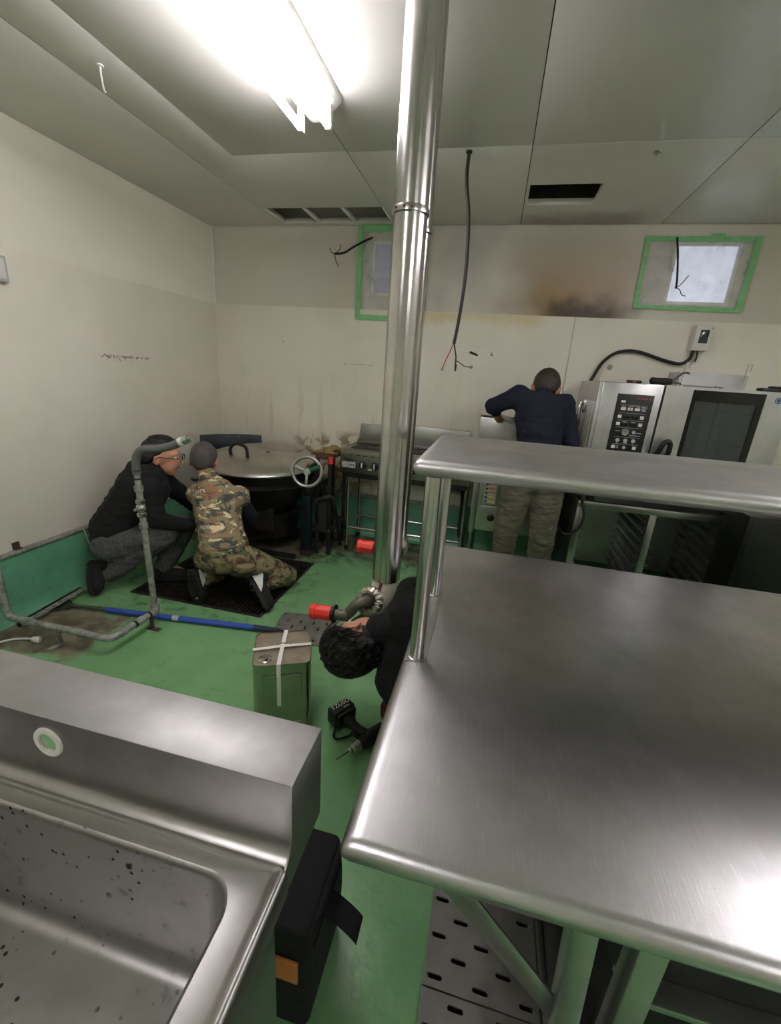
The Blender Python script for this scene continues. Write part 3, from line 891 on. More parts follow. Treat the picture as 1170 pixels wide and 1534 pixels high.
# ------------------------------------------------------------------ drains
def slotted_plate(name, label, x0, x1, y0, y1, nx, ny, along_x, rot=0.0, hl=0.014, hr=0.006, z=0.003, t=0.006, stag=True, mat='drain_grey', group=None):
    cx, cy = (x0 + x1) / 2, (y0 + y1) / 2
    M4 = Matrix.Translation((cx, cy, 0)) @ Matrix.Rotation(rot, 4, 'Z') @ Matrix.Translation((-cx, -cy, 0))
    m = MB()
    dx, dy = (x1 - x0) / nx, (y1 - y0) / ny
    for i in range(nx):
        for j in range(ny):
            a, b, c, d = x0 + i * dx, x0 + (i + 1) * dx, y0 + j * dy, y0 + (j + 1) * dy
            if stag and (i + j) % 2:
                s0 = len(m.v)
                m.v.extend(M4 @ V(p) for p in ((a, c, z + t), (b, c, z + t), (b, d, z + t), (a, d, z + t)))
                m.face((s0, s0 + 1, s0 + 2, s0 + 3))
            elif along_x:
                m.hole_cell(a, b, c, d, (a + b) / 2, (c + d) / 2, hr, min(hl, dx / 2 - hr - 0.002), z, z + t, M4=M4)
            else:
                # swap axes for slots along y
                S = Matrix(((0, 1, 0, 0), (1, 0, 0, 0), (0, 0, 1, 0), (0, 0, 0, 1)))
                m.hole_cell(c, d, a, b, (c + d) / 2, (a + b) / 2, hr, min(hl, dy / 2 - hr - 0.002), z, z + t, M4=M4 @ S)
    corners = [M4 @ V(p) for p in ((x0, y0, 0), (x1, y0, 0), (x1, y1, 0), (x0, y1, 0))]
    m.loft([[p + V((0, 0, z)) for p in corners], [p + V((0, 0, z + t)) for p in corners]], False, False)
    o = m.build(name, mat, smooth=20)
    return tag(o, label, 'drain cover', group)
slotted_plate('drain_cover', 'steel slotted drain plate under the table, its end against the joint near the bag', 0.016, 0.31, 0.06, 0.70, 5, 14, True, group='drain plates under the table')
slotted_plate('drain_cover', 'steel slotted drain plate under the table, in the middle of the row', 0.016, 0.31, 0.704, 1.24, 5, 12, True, group='drain plates under the table')
slotted_plate('drain_cover', 'steel slotted drain plate under the table, beside the crouching person', 0.016, 0.31, 1.244, 1.78, 5, 12, True, group='drain plates under the table')
slotted_plate('drain_cover', 'loose grey slotted drain plate on the floor behind the tin can', -1.11, -0.75, 1.94, 2.25, 9, 5, False, R_(9), 0.014, 0.005)
# raised kerb and channel beside the plates
ch = thing('drain_channel', 'steel gutter channel running beside the slotted plates', 'channel', (0.36, 0.6, 0))
MB().box(0.312, 0.33, 0.60, 1.66, 0.0, 0.03).build('channel_lip', 'steel_strip', ch, bevel=0.003)
MB().box(0.33, 0.40, 0.60, 1.66, 0.0, 0.012).build('channel_bed', 'steel_strip', ch, bevel=0.002)
MB().box(0.40, 0.418, 0.60, 1.66, 0.0, 0.045).build('channel_lip', 'steel_strip', ch, bevel=0.003)

# black grating in the floor by the kettle
gx0, gx1, gy0, gy1 = -2.2, -1.24, 2.12, 2.98
gt = thing('floor_grating', 'black steel bar grating over the pit in front of the kettle', 'grating', ((gx0 + gx1) / 2, gy0, 0))
m = MB()
m.box(gx0, gx1, gy0, gy0 + 0.022, -0.03, 0.004).box(gx0, gx1, gy1 - 0.022, gy1, -0.03, 0.004)
m.box(gx0, gx0 + 0.022, gy0 + 0.022, gy1 - 0.022, -0.03, 0.004).box(gx1 - 0.022, gx1, gy0 + 0.022, gy1 - 0.022, -0.03, 0.004)
m.build('frame', 'grate', gt, smooth=0)
m = MB()
x = gx0 + 0.03
while x < gx1 - 0.03:
    m.box(x, x + 0.008, gy0 + 0.02, gy1 - 0.02, -0.026, 0.0)
    x += 0.0265
y = gy0 + 0.1
while y < gy1 - 0.03:
    m.box(gx0 + 0.02, gx1 - 0.02, y - 0.003, y + 0.003, -0.01, -0.003)
    y += 0.1
o = m.build('bearing_bars', 'grate', gt, smooth=0)
o['kind'] = 'stuff'

# ------------------------------------------------------------------ the two clad pipes
def red_cap(name_parent, p0, p1, r):
    """ribbed red plastic end cap between p0 (open end) and p1 (closed end)"""
    p0 = V(p0); p1 = V(p1); L = (p1 - p0).length
    m = MB()
    x, y, d = frame_from(p1 - p0)
    rings = []
    for h, q in ((0, 1.0), (0.72 * L, 0.97), (0.74 * L, 1.08), (L - 0.004, 1.06), (L, 0.98)):
        ring = []
        for k in range(32):
            a = 2 * math.pi * k / 32
            rr = r * q * (1 + (0.05 if k % 4 < 2 else 0.0))
            ring.append(p0 + d * h + (x * math.cos(a) + y * math.sin(a)) * rr)
        rings.append(ring)
    m.loft(rings)
    return m.build('red_end_cap', 'red', name_parent, label='bright red ribbed plastic end cap')

def collar(x, y, z, r, parent):
    m = MB().lathe([(r, -0.012), (r + 0.004, -0.008), (r + 0.0045, 0.0), (r + 0.003, 0.008), (r, 0.010)], (x, y, z), n=40)
    m.build('cladding_joint', 'pipe_steel', parent)
    for a in (230, 262, 285):
        MB().sphere((x + (r + 0.004) * math.cos(R_(a)), y + (r + 0.004) * math.sin(R_(a)), z), 0.004, 8, 5).build('rivet', 'rust', parent)

px, py = -0.305, 1.42
p1 = thing('clad_pipe', 'polished steel clad pipe ending in a fluted foil collar above the crouching person', 'pipe', (px, py, 0.6))
MB().lathe([(0.051, 0.775), (0.0505, 1.95), (0.0505, 1.951), (0.0495, ZC)], (px, py, 0), n=44).build('cladding', 'pipe_steel', p1)
MB().box(-0.004, 0.004, -0.0015, 0.0015, 0.78, ZC, Matrix.Translation((px + 0.0225, py - 0.0455, 0)) @ Matrix.Rotation(R_(26), 4, 'Z')).build('lap_seam', 'pipe_steel', p1)
collar(px, py, 1.95, 0.0505, p1)
MB().tube(spline([(px, py, 0.79), (px - 0.002, py - 0.004, 0.75), (px - 0.012, py - 0.03, 0.712), (px - 0.03, py - 0.07, 0.698)], 5), [0.047] * 5 + [0.048] * 5 + [0.046] * 6, 24).build('lagging', 'inner_pipe', p1)
MB().tube(spline([(px - 0.006, py - 0.047, 0.775), (px - 0.012, py - 0.062, 0.745), (px - 0.022, py - 0.085, 0.73)], 5), 0.006, 8).build('rust_streak', 'rust', p1)
# fluted foil rosette facing the room
c = V((px - 0.040, py - 0.080, 0.712)); ax = V((-0.28, -0.80, 0.50)).normalized()
x, y, d = frame_from(ax)
rings = []
for r, h, amp in ((0.052, -0.016, 0), (0.056, -0.004, 0.001), (0.051, 0.008, 0.004), (0.036, 0.015, 0.005), (0.022, 0.010, 0.003)):
    rings.append([c + d * (h + amp * (1 if k % 4 < 2 else -1)) + (x * math.cos(2 * math.pi * k / 56) + y * math.sin(2 * math.pi * k / 56)) * r for k in range(56)])
MB().loft(rings).build('foil_collar', 'foil', p1, smooth=12)
MB().lathe([(0.027, 0.006), (0.027, 0.02), (0.020, 0.022)], c, ax, 20).build('rubber_ring', 'black_rubber', p1)
e = c + d * 0.012
MB().tube(spline([e, e + d * 0.028 + V((0, 0, -0.008)), e + d * 0.045 + V((-0.022, 0, -0.03)), V((-0.412, 1.285, 0.672)), V((-0.455, 1.285, 0.668))], 6), 0.0195, 18).build('branch_pipe', 'old_pipe', p1)
MB().lathe([(0.0225, -0.008), (0.0225, 0.008)], V((-0.412, 1.285, 0.672)), (-1, 0, -0.06), 18).build('coupling', 'old_pipe', p1)
MB().lathe([(0.018, 0), (0.034, 0.001), (0.034, 0.006), (0.024, 0.008), (0.024, 0.016), (0.01, 0.018)], V((-0.452, 1.285, 0.668)), (-1, 0, -0.06), 24).build('flange', 'grime', p1)
red_cap(p1, (-0.468, 1.285, 0.667), (-0.545, 1.283, 0.663), 0.0255)

px, py = -0.322, 1.625
p2 = thing('clad_pipe', 'thinner steel clad pipe standing just behind the one with the foil collar', 'pipe', (px, py, 0.7))
MB().lathe([(0.047, 0.87), (0.0465, 1.97), (0.0455, ZC)], (px, py, 0), n=40).build('cladding', 'pipe_steel', p2)
collar(px, py, 1.96, 0.0465, p2)
MB().tube(spline([(px, py, 0.88), (px + 0.006, py, 0.845), (px + 0.004, py, 0.815), (px - 0.03, py, 0.80), (px - 0.06, py - 0.005, 0.802)], 5), [0.045] * 5 + [0.05] * 7 + [0.042] * 9, 20).build('lagging', 'foil', p2)
MB().cyl((px - 0.05, py, 0.802), (px - 0.10, py - 0.01, 0.804), 0.019).build('branch_pipe', 'old_pipe', p2)
red_cap(p2, (px - 0.088, py - 0.01, 0.804), (px - 0.155, py - 0.018, 0.806), 0.025)

# ------------------------------------------------------------------ long worktop with an over-shelf
tb = thing('work_table', 'long stainless worktop table on braced legs', 'table', (0.9, 1.12, 0))
def bullnose(x0, x1, y0, y1, z0, z1, r, n=7):
    """slab with a rolled edge all round"""
    h = (z1 - z0) / 2
    rings = []
    for k in range(n + 1):
        a = -math.pi / 2 + math.pi * k / n
        inset = r * (1 - math.cos(a))
        rings.append(rrect(x0 + inset, x1 - inset, y0 + inset, y1 - inset, 0.012, z0 + h + h * math.sin(a), 3))
    return MB().loft(rings)
bullnose(-0.145, 2.05, 0.455, 1.79, 0.755, 0.80, 0.022).build('tabletop', 'steel_top', tb, smooth=60)
MB().box(-0.05, 1.95, 0.56, 0.59, 0.735, 0.756).build('apron', 'steel', tb, bevel=0.003)
MB().box(-0.05, 1.95, 1.68, 1.72, 0.70, 0.756).build('apron', 'steel', tb, bevel=0.003)
for (a, b) in (((0.246, 0.53, 0.752), (0.285, 0.53, 0.05)), ((0.336, 0.51, 0.755), (0.336, 0.51, 0.0)), ((1.85, 0.56, 0.755), (1.85, 0.56, 0.0)), ((1.85, 1.68, 0.755), (1.85, 1.68, 0.0)), ((0.34, 1.70, 0.755), (0.34, 1.70, 0.0))):
    MB().bar(a, b, 0.042, 0.042, (0, 1, 0)).build('leg', 'steel', tb, bevel=0.004)
MB().bar((0.0, 0.50, 0.762), (0.31, 0.545, 0.34), 0.006, 0.042, (1, 0, 0.7)).build('brace', 'steel', tb, bevel=0.002)
MB().bar((0.0, 1.70, 0.762), (0.31, 1.70, 0.34), 0.042, 0.006, (0, 1, 0)).build('brace', 'steel', tb, bevel=0.002)

sh = thing('over_shelf', 'stainless shelf on tube posts standing on the worktop', 'shelf', (0.9, 1.12, 0.80))
bullnose(-0.158, 2.0, 0.932, 1.44, 1.284, 1.324, 0.020).build('shelf_board', 'steel_shelf', sh, smooth=60)
for x in (-0.11, 1.93):
    for y, r in ((0.955, 0.0185), (1.31, 0.0175)):
        MB().cyl((x, y, 0.80), (x, y, 1.286), r, n=24).build('post', 'pipe_steel', sh)
        MB().lathe([(r + 0.001, 0.0), (r + 0.004, 0.001), (r + 0.004, 0.003), (r + 0.001, 0.005)], (x, y, 0.80), n=24).build('post_collar', 'steel', sh)
MB().box(-0.137, -0.083, 0.93, 1.335, 0.8002, 0.8018).build('foot_plate', 'steel', sh)

# black box added in place of the shaded void below the worktop
cb = thing('under_counter_shade_box', 'black box standing in for the shaded space under the worktop, with a steel shelf edge', 'cabinet', (1.1, 0.9, 0))
M['shade_black'] = plain('black_shade_fill', (22, 22, 23), 0.6)
MB().box(0.365, 1.80, 0.62, 1.60, 0.06, 0.69).build('body', 'shade_black', cb, bevel=0.005)
MB().box(0.365, 1.80, 0.575, 0.62, 0.435, 0.45).build('shelf_edge', 'steel', cb, bevel=0.002)
for x in (0.46, 1.72):
    for y in (0.68, 1.52):
        MB().cyl((x, y, 0), (x, y, 0.065), 0.02).build('foot', 'steel_dark', cb)

# ------------------------------------------------------------------ sink
sk = thing('sink', 'stainless sink with a deep stained bowl and a boxed splashback', 'sink', (-0.75, 0.2, 0))
X1, X0, YR, ZR = -0.215, -1.35, 0.432, 0.752
bx1, bx0, by1, by0 = -0.285, -1.25, 0.395, -0.05
m = MB()
N = 8
rings = [rrect(X0, X1, -0.12, YR, 0.01, ZR - 0.045, N), rrect(X0, X1, -0.12, YR, 0.01, ZR - 0.004, N), rrect(X0 + 0.003, X1 - 0.003, -0.117, YR - 0.003, 0.01, ZR + 0.004, N),
         rrect(X0 + 0.010, X1 - 0.010, -0.11, YR - 0.004, 0.01, ZR + 0.006, N), rrect(X0 + 0.018, X1 - 0.018, -0.102, YR - 0.006, 0.01, ZR - 0.001, N),
         rrect(X0 + 0.026, X1 - 0.026, -0.095, YR - 0.01, 0.01, ZR - 0.004, N), rrect(bx0 - 0.006, bx1 + 0.006, by0 - 0.006, by1 + 0.006, 0.056, ZR - 0.005, N)]
m.loft(rings, False, False)
m.build('rim', 'steel_sink', sk, smooth=60)
m = MB()
rings = [rrect(bx0 - 0.006, bx1 + 0.006, by0 - 0.006, by1 + 0.006, 0.056, ZR - 0.005, N), rrect(bx0 - 0.001, bx1 + 0.001, by0 - 0.001, by1 + 0.001, 0.052, ZR - 0.008, N), rrect(bx0, bx1, by0, by1, 0.05, ZR - 0.02, N)]
for k in range(0, 8):
    a = math.pi / 2 * k / 7
    i = 0.012 + 0.03 * (1 - math.cos(a))
    rings.append(rrect(bx0 + i, bx1 - i, by0 + i, by1 - i, 0.05, 0.53 - 0.03 * math.sin(a), N))
rings.append(rrect(bx0 + 0.08, bx1 - 0.08, by0 + 0.08, by1 - 0.08, 0.05, 0.498, N))
m.loft(rings, False, True)
m.build('bowl', 'steel_bowl', sk, smooth=60)
# splashback: sheet with an open round hole, top, end and cove
gxc, gzc, gr = -0.681, 0.848, 0.019
TOPZ, YS0, YS1 = 0.90, 0.449, 0.566
m = MB()
A = Matrix(((1, 0, 0, 0), (0, 0, 1, 0), (0, 1, 0, 0), (0, 0, 0, 1)))     # x, z plane sheet
def sheet_y(z): return YS0 - (TOPZ - z) * 0.03
m.hole_cell(gxc - 0.035, gxc + 0.035, 0.80, TOPZ, gxc, gzc, gr, 0.0, YS0 - 0.001 + 0.002, YS0, n=28, M4=A)
for xa, xb in ((X0, gxc - 0.035), (gxc + 0.035, X1 - 0.006)):
    s0 = len(m.v)
    m.v.extend([V((xa, YS0, 0.80)), V((xb, YS0, 0.80)), V((xb, YS0, TOPZ)), V((xa, YS0, TOPZ))]); m.face((s0, s0 + 1, s0 + 2, s0 + 3))
xs = [X0, gxc - 0.035, gxc + 0.035, X1 - 0.006]
rows = []
for k in range(9):
    a = math.pi / 2 * k / 8
    rows.append([V((x, YS0 - 0.028 + 0.028 * math.cos(a), 0.778 - 0.028 * math.sin(a) + 0.0)) for x in xs])
m.loft([[V((x, YS0, 0.80)) for x in xs]] + rows, False, False, closed=False)
m.build('splashback', 'steel_sink', sk, smooth=40, weld=True)
m = MB().box(X0, X1 - 0.004, YS0 - 0.0005, YS1, TOPZ - 0.002, TOPZ + 0.001)
m.build('splashback_top', 'steel_worn', sk, bevel=0.0012)
m = MB()
m.loft([[V((x, YS0 - 0.001, TOPZ)), V((x, YS1, TOPZ)), V((x, YS1, 0.70)), V((x, YS0 - 0.03, 0.70)), V((x, YS0 - 0.03, 0.752)), V((x, YS0 - 0.012, 0.765)), V((x, YS0 - 0.002, 0.79))] for x in (X1 - 0.007, X1 - 0.004)])
m.build('splashback_end', 'steel_sink', sk)
MB().lathe([(gr, -0.002), (gr, 0.004), (gr + 0.003, 0.005), (gr + 0.010, 0.004), (gr + 0.011, -0.0005)], (gxc, YS0, gzc), (0, -1, 0), 32, cap=False).build('plastic_grommet', 'white_plastic', sk, label='white plastic ring around an open pipe hole')
MB().box(X1 - 0.026, X1 - 0.020, -0.08, 0.415, 0.12, 0.71).build('side_panel', 'steel', sk, bevel=0.002)
MB().box(X0 + 0.02, X0 + 0.026, -0.08, 0.415, 0.12, 0.71).build('side_panel', 'steel', sk, bevel=0.002)
for x in (X0 + 0.045, X1 - 0.045):
    for y in (-0.06, 0.395):
        MB().cyl((x, y, 0), (x, y, 0.71), 0.019, n=18).build('leg', 'steel', sk)
MB().lathe([(0.05, 0.0), (0.05, 0.006), (0.02, 0.003)], (-0.75, 0.12, 0.4975), n=28).build('drain_strainer', 'chrome', sk)

# ------------------------------------------------------------------ tool bag under the sink
bg = thing('tool_bag', 'upright black nylon tool bag with a tan leather tab beside the sink', 'bag', (-0.31, 0.66, 0))
def bagbox(x0, x1, y0, y1, z0, z1, lean):
    m = MB()
    rings = []
    for k in range(7):
        t = k / 6
        bul = 0.008 * math.sin(math.pi * t)
        dx = lean * t
        rings.append(rrect(x0 - bul + dx, x1 + bul + dx, y0 - bul, y1 + bul, 0.02, z0 + (z1 - z0) * t, 4))
    rings.append(rrect(x0 + 0.006 + lean, x1 - 0.006 + lean, y0 + 0.006, y1 - 0.006, 0.02, z1 + 0.006, 4))
    return m.loft(rings)
bagbox(-0.415, -0.245, 0.575, 0.80, 0.002, 0.33, 0.0).build('bag_body', 'bag', bg)
m = MB().tube(spline([(-0.247, 0.585, 0.32), (-0.24, 0.62, 0.328), (-0.24, 0.70, 0.33), (-0.24, 0.78, 0.33)], 5), 0.006, 8)
m.build('zip_piping', 'bag', bg)
MB().box(-0.245, -0.236, 0.60, 0.78, 0.24, 0.27).build('side_webbing', 'bag', bg, bevel=0.003)
# stiff strap sticking out and its loop down to the floor
pts = spline([(-0.240, 0.69, 0.26), (-0.20, 0.685, 0.245), (-0.165, 0.68, 0.225), (-0.155, 0.68, 0.21)], 5)
m = MB()
m.loft([[p + V((0, -0.028, 0)), p + V((0, 0.028, 0)), p + V((0.001, 0.028, 0.004)), p + V((0.001, -0.028, 0.004))] for p in pts])
m.build('strap', 'bag', bg)
MB().box(-0.335, -0.262, 0.560, 0.568, 0.19, 0.26).build('leather_tab', 'orange', bg, bevel=0.003, label='tan leather tab')
bg.location.y -= 0.018; bg.location.x += 0.006

# ------------------------------------------------------------------ tin can
cn = thing('tin_can', 'square metal oil can with white tape crossed over its lid', 'can', (-0.747, 1.452, 0))
CM = Matrix.Translation((-0.747, 1.452, 0)) @ Matrix.Rotation(R_(25), 4, 'Z')
def ring_can(h, z, r=0.026): return [CM @ p for p in rrect(-h, h, -h, h, r, z, 6)]
m = MB().loft([ring_can(0.114, 0.0), ring_can(0.119, 0.002), ring_can(0.119, 0.008), ring_can(0.1165, 0.012), ring_can(0.1165, 0.338), ring_can(0.119, 0.342), ring_can(0.119, 0.350), ring_can(0.1165, 0.3505), ring_can(0.1155, 0.343)], True, True)
m.build('can_body', 'tin', cn, smooth=40)
m = MB().loft([ring_can(0.1150, 0.3435), ring_can(0.1150, 0.3445)])
M['can_lid'] = plain('dull_stained_tin', (176, 164, 144), 0.42, var=0.3, nscale=14, metal=0.55)
m.build('lid', 'can_lid', cn)
m = MB()
for s, ax in ((1, 0), (-1, 0), (1, 1), (-1, 1)):
    Q = CM @ Matrix.Rotation(R_(90 * ax), 4, 'Z')
    fr = [(-0.078, 0.055), (0.078, 0.055), (0.078, 0.295), (-0.078, 0.295)]
    m.tube([Q @ V((u, -s * 0.1168, z)) for u, z in fr], 0.0025, 6, closed=True)
m.build('embossed_frame', 'tin', cn)
MB().lathe([(0.028, 0), (0.028, 0.006), (0.024, 0.008), (0.010, 0.006), (0.010, 0.012), (0.002, 0.012)], CM @ V((-0.068, -0.072, 0.3445)), n=20).build('spout', 'chrome', cn)
MB().tube(spline([CM @ V(p) for p in ((-0.035, 0.005, 0.348), (-0.03, 0.012, 0.356), (0.0, 0.016, 0.358), (0.03, 0.012, 0.356), (0.035, 0.005, 0.348))], 5), 0.003, 8).build('wire_handle', 'chrome', cn)
for k in range(2):
    Q = CM @ Matrix.Rotation(R_(90 * k + (4 if k == 0 else -6)), 4, 'Z')
    z0 = 0.3515 + 0.0012 * k
    m = MB()
    path = [(0.1225, 0.345 - 0.09), (0.1225, z0 + 0.0005), (0.06, z0 + 0.002), (0, z0 + 0.004), (-0.06, z0 + 0.002), (-0.1225, z0 + 0.0005), (-0.1225, 0.345 - 0.20)]
    m.loft([[Q @ V((u, -0.0085, z)), Q @ V((u, 0.0085, z)), Q @ V((u * 0.994, 0.0085, z + 0.0008)), Q @ V((u * 0.994, -0.0085, z + 0.0008))] for u, z in path])
    m.build('tape_strip', 'white_tape', cn)

# ------------------------------------------------------------------ cordless drill
dr = thing('cordless_driver', 'black cordless impact driver lying on the green floor by the can', 'power tool', (-0.40, 1.46, 0))
B0 = V((-0.478, 1.470, 0.055)); hd = V((0.83, -0.55, 0.0)).normalized(); sd = V((0.55, 0.83, 0)).normalized(); UZ = V((0, 0, 1))
DM = Matrix((sd, UZ, hd)).transposed().to_4x4(); DM.translation = B0
MB().box(-0.055, 0.055, -0.036, 0.040, -0.030, 0.030, DM).build('battery', 'black', dr, bevel=0.008, seg=3)
MB().box(-0.048, 0.048, -0.034, 0.036, 0.030, 0.046, DM).build('battery_rail', 'black', dr, bevel=0.004)
text('TZUSO', 0.030, DM @ V((0.0, 0.0408, -0.010)), sd, -hd, 'white_plastic', dr, shear=0.25)
text('Li-ion', 0.012, DM @ V((0.018, 0.0408, 0.014)), sd, -hd, 'white_plastic', dr)
MB().box(-0.012, 0.012, -0.018, 0.014, -0.0312, -0.0302, DM).build('rating_label', 'sticker_grey', dr)
MB().tube(spline([DM @ V(p) for p in ((0, 0, 0.04), (0, 0, 0.09), (0.004, 0, 0.14), (0.01, 0, 0.165))], 4), [0.024] * 4 + [0.019] * 4 + [0.021] * 5, 14).build('grip', 'black_rubber', dr)
MB().tube(spline([DM @ V(p) for p in ((-0.045, -0.02, 0.03), (-0.075, -0.035, 0.05), (-0.075, -0.038, 0.075), (-0.03, -0.03, 0.10), (-0.018, -0.02, 0.10))], 5), 0.005, 8).build('wrist_strap', 'bag', dr)
HC = DM @ V((0.012, -0.004, 0.182)); bd = (-sd * 0.92 - hd * 0.05 + UZ * -0.05).normalized()
MB().lathe([(0.020, -0.075), (0.031, -0.07), (0.032, 0.0), (0.030, 0.035), (0.022, 0.06)], HC, bd, 20).build('motor_housing', 'black', dr)
MB().lathe([(0.024, 0.055), (0.020, 0.085), (0.013, 0.09), (0.013, 0.10), (0.008, 0.105)], HC, bd, 20).build('nose_cone', 'alu', dr)
MB().cyl(HC + bd * 0.10, HC + bd * 0.165, 0.0032, 0.0028, 8).build('driver_bit', 'chrome', dr)
MB().box(-0.01, 0.004, -0.012, 0.012, 0.118, 0.15, DM @ Matrix.Translation((-0.022, 0, 0))).build('trigger', 'black_rubber', dr, bevel=0.003)

# ------------------------------------------------------------------ pipe stand by the left wall
ps = thing('standpipe', 'galvanised water pipe running along the floor and rising to a grey hose end', 'pipe', (-1.78, 1.86, 0))
def bend(path, r, mt, nm, n=5):
    pts = []
    path = [V(p) for p in path]
    pts.append(path[0])
    for i in range(1, len(path) - 1):
        a, b, c = path[i - 1], path[i], path[i + 1]
        d0 = (a - b).normalized() * 0.045; d1 = (c - b).normalized() * 0.045
        for k in range(n + 1):
            t = k / n
            pts.append((b + d0) * (1 - t) ** 2 + b * 2 * t * (1 - t) + (b + d1) * t * t)
    pts.append(path[-1])
    return MB().tube(pts, r, 16).build(nm, mt, ps)
bend([(-2.475, 1.56, 0.385), (-2.435, 1.545, 0.38), (-2.435, 1.545, 0.10), (-1.765, 1.548, 0.10), (-1.757, 1.85, 0.10)], 0.0185, 'galv', 'floor_pipe')
MB().cyl((-1.768, 1.86, 0.085), (-1.788, 1.866, 0.92), 0.0165, n=16).build('riser', 'galv', ps)
MB().tube(spline([(-1.757, 1.825, 0.10), (-1.758, 1.85, 0.102), (-1.766, 1.86, 0.115), (-1.768, 1.861, 0.14)], 4), 0.023, 14).build('elbow', 'galv', ps)
for p, d in (((-2.30, 1.545, 0.10), (1, 0, 0)), ((-1.95, 1.547, 0.10), (1, 0, 0)), ((-1.762, 1.62, 0.10), (0, 1, 0)), ((-1.759, 1.74, 0.10), (0, 1, 0)), ((-1.784, 1.865, 0.62), (0, 0, 1)), ((-1.787, 1.866, 0.83), (0, 0, 1))):
    MB().lathe([(0.0195, -0.016), (0.0225, -0.014), (0.0225, 0.014), (0.0195, 0.016)], p, d, 16).build('coupling', 'galv', ps)
for p in ((-1.759, 1.70, 0.10), (-1.758, 1.80, 0.10)):
    MB().lathe([(0.0205, -0.006), (0.0205, 0.006)], p, (0, 1, 0), 16).build('black_band', 'black_rubber', ps)
MB().tube(spline([(-1.787, 1.866, 0.91), (-1.788, 1.868, 0.97), (-1.772, 1.872, 1.02), (-1.735, 1.878, 1.046), (-1.66, 1.888, 1.055), (-1.585, 1.895, 1.075), (-1.53, 1.90, 1.10)], 6), 0.021, 16).build('hose', plain('grey_hose', (98, 99, 100), 0.5), ps, label='dark grey plastic hose')
MB().cyl((-1.535, 1.90, 1.098), (-1.515, 1.901, 1.107), 0.0225, n=16).build('white_band', 'white_tape', ps)
MB().lathe([(0.021, 0), (0.021, 0.035), (0.017, 0.036), (0.017, 0.05), (0.012, 0.05)], (-1.515, 1.901, 1.107), (0.9, 0.05, 0.42), 16).build('hose_end', 'chrome', ps)
for z in (0.885, 0.93):
    MB().lathe([(0.0195, -0.004), (0.0215, 0), (0.0195, 0.004)], (-1.787, 1.866, z), n=16).build('black_band', 'black_rubber', ps)
MB().sphere((-1.785, 1.864, 0.72), (0.026, 0.026, 0.032)).build('ball_valve', 'chrome', ps)
MB().lathe([(0.020, -0.05), (0.024, -0.045), (0.024, -0.028), (0.020, -0.025)], (-1.785, 1.864, 0.72), n=8).build('valve_nut', 'chrome', ps)
MB().lathe([(0.020, 0.028), (0.024, 0.03), (0.024, 0.045), (0.020, 0.05)], (-1.785, 1.864, 0.72), n=8).build('valve_nut', 'chrome', ps)
MB().tube(spline([(-1.785, 1.84, 0.72), (-1.775, 1.815, 0.725), (-1.75, 1.81, 0.735), (-1.71, 1.815, 0.745)], 4), [0.01] * 5 + [0.005] * 8, 8).build('valve_lever', 'chrome', ps)
MB().box(-2.12, -2.09, 1.48, 1.56, 0.0, 0.004).box(-2.11, -2.10, 1.53, 1.56, 0.0, 0.085).build('support_foot', 'galv', ps)
MB().box(-1.79, -1.71, 1.80, 1.83, 0.0, 0.005).box(-1.762, -1.752, 1.805, 1.825, 0.0, 0.085).build('support_foot', 'rust', ps)

bp = thing('scraper_pole', 'long blue pole with a metal scraper head lying on the floor', 'pole', (-1.7, 1.92, 0))
a = V((-2.36, 1.842, 0.022)); b = V((-1.025, 2.004, 0.022)); d = (b - a).normalized()
MB().cyl(a, a + d * 0.23, 0.010, n=12).build('ferrule', 'steel_dark', bp)
MB().cyl(a + d * 0.23, a + d * 1.17, 0.0165, n=16).build('blue_tube', 'blue_paint', bp)
MB().cyl(a + d * 0.66, a + d * 0.70, 0.0168, n=16).build('paper_label', 'sticker_grey', bp)
MB().cyl(a + d * 1.165, a + d * 1.31, 0.018, 0.015, n=16).build('grip', 'blue_dark', bp)
MB().lathe([(0.012, 0), (0.012, 0.015), (0.007, 0.018), (0.007, 0.032)], a + d * 1.305, d, 12).build('end_hook', 'black', bp)
n = V((0, 0, 1)).cross(d)
MB().prism([(-0.02, -0.015), (-0.10, -0.07), (-0.10, 0.07), (-0.02, 0.015)], a + V((0.03, 0, -0.004)), d, n, 0.003).build('scraper_head', 'steel_dark', bp)

sa = thing('slotted_angle', 'grey perforated angle iron lying along the green upstand', 'bar', (-2.45, 1.83, 0))
a = V((-2.41, 1.60, 0.03)); b = V((-2.452, 2.03, 0.03)); d = (b - a).normalized(); n = V((0, 0, 1)).cross(d)
SM = Matrix((d, n, V((0, 0, 1)))).transposed().to_4x4(); SM.translation = a
m = MB()
L = 0.43
k = 0
while k < 10:
    m.hole_cell(L * k / 10, L * (k + 1) / 10, -0.018, 0.018, L * (k + 0.5) / 10, 0, 0.004, 0.008, 0, 0.003, n=16, M4=SM)
    k += 1
m.box(0, L, 0.018, 0.021, -0.03, 0.003, SM)
m.build('angle_bar', 'galv', sa)
MB().box(0.0, L, 0.022, 0.05, -0.029, 0.0, SM).build('gap_shade_strip', 'black_rubber', sa)  # black strip laid in for the shaded gap between angle and upstand

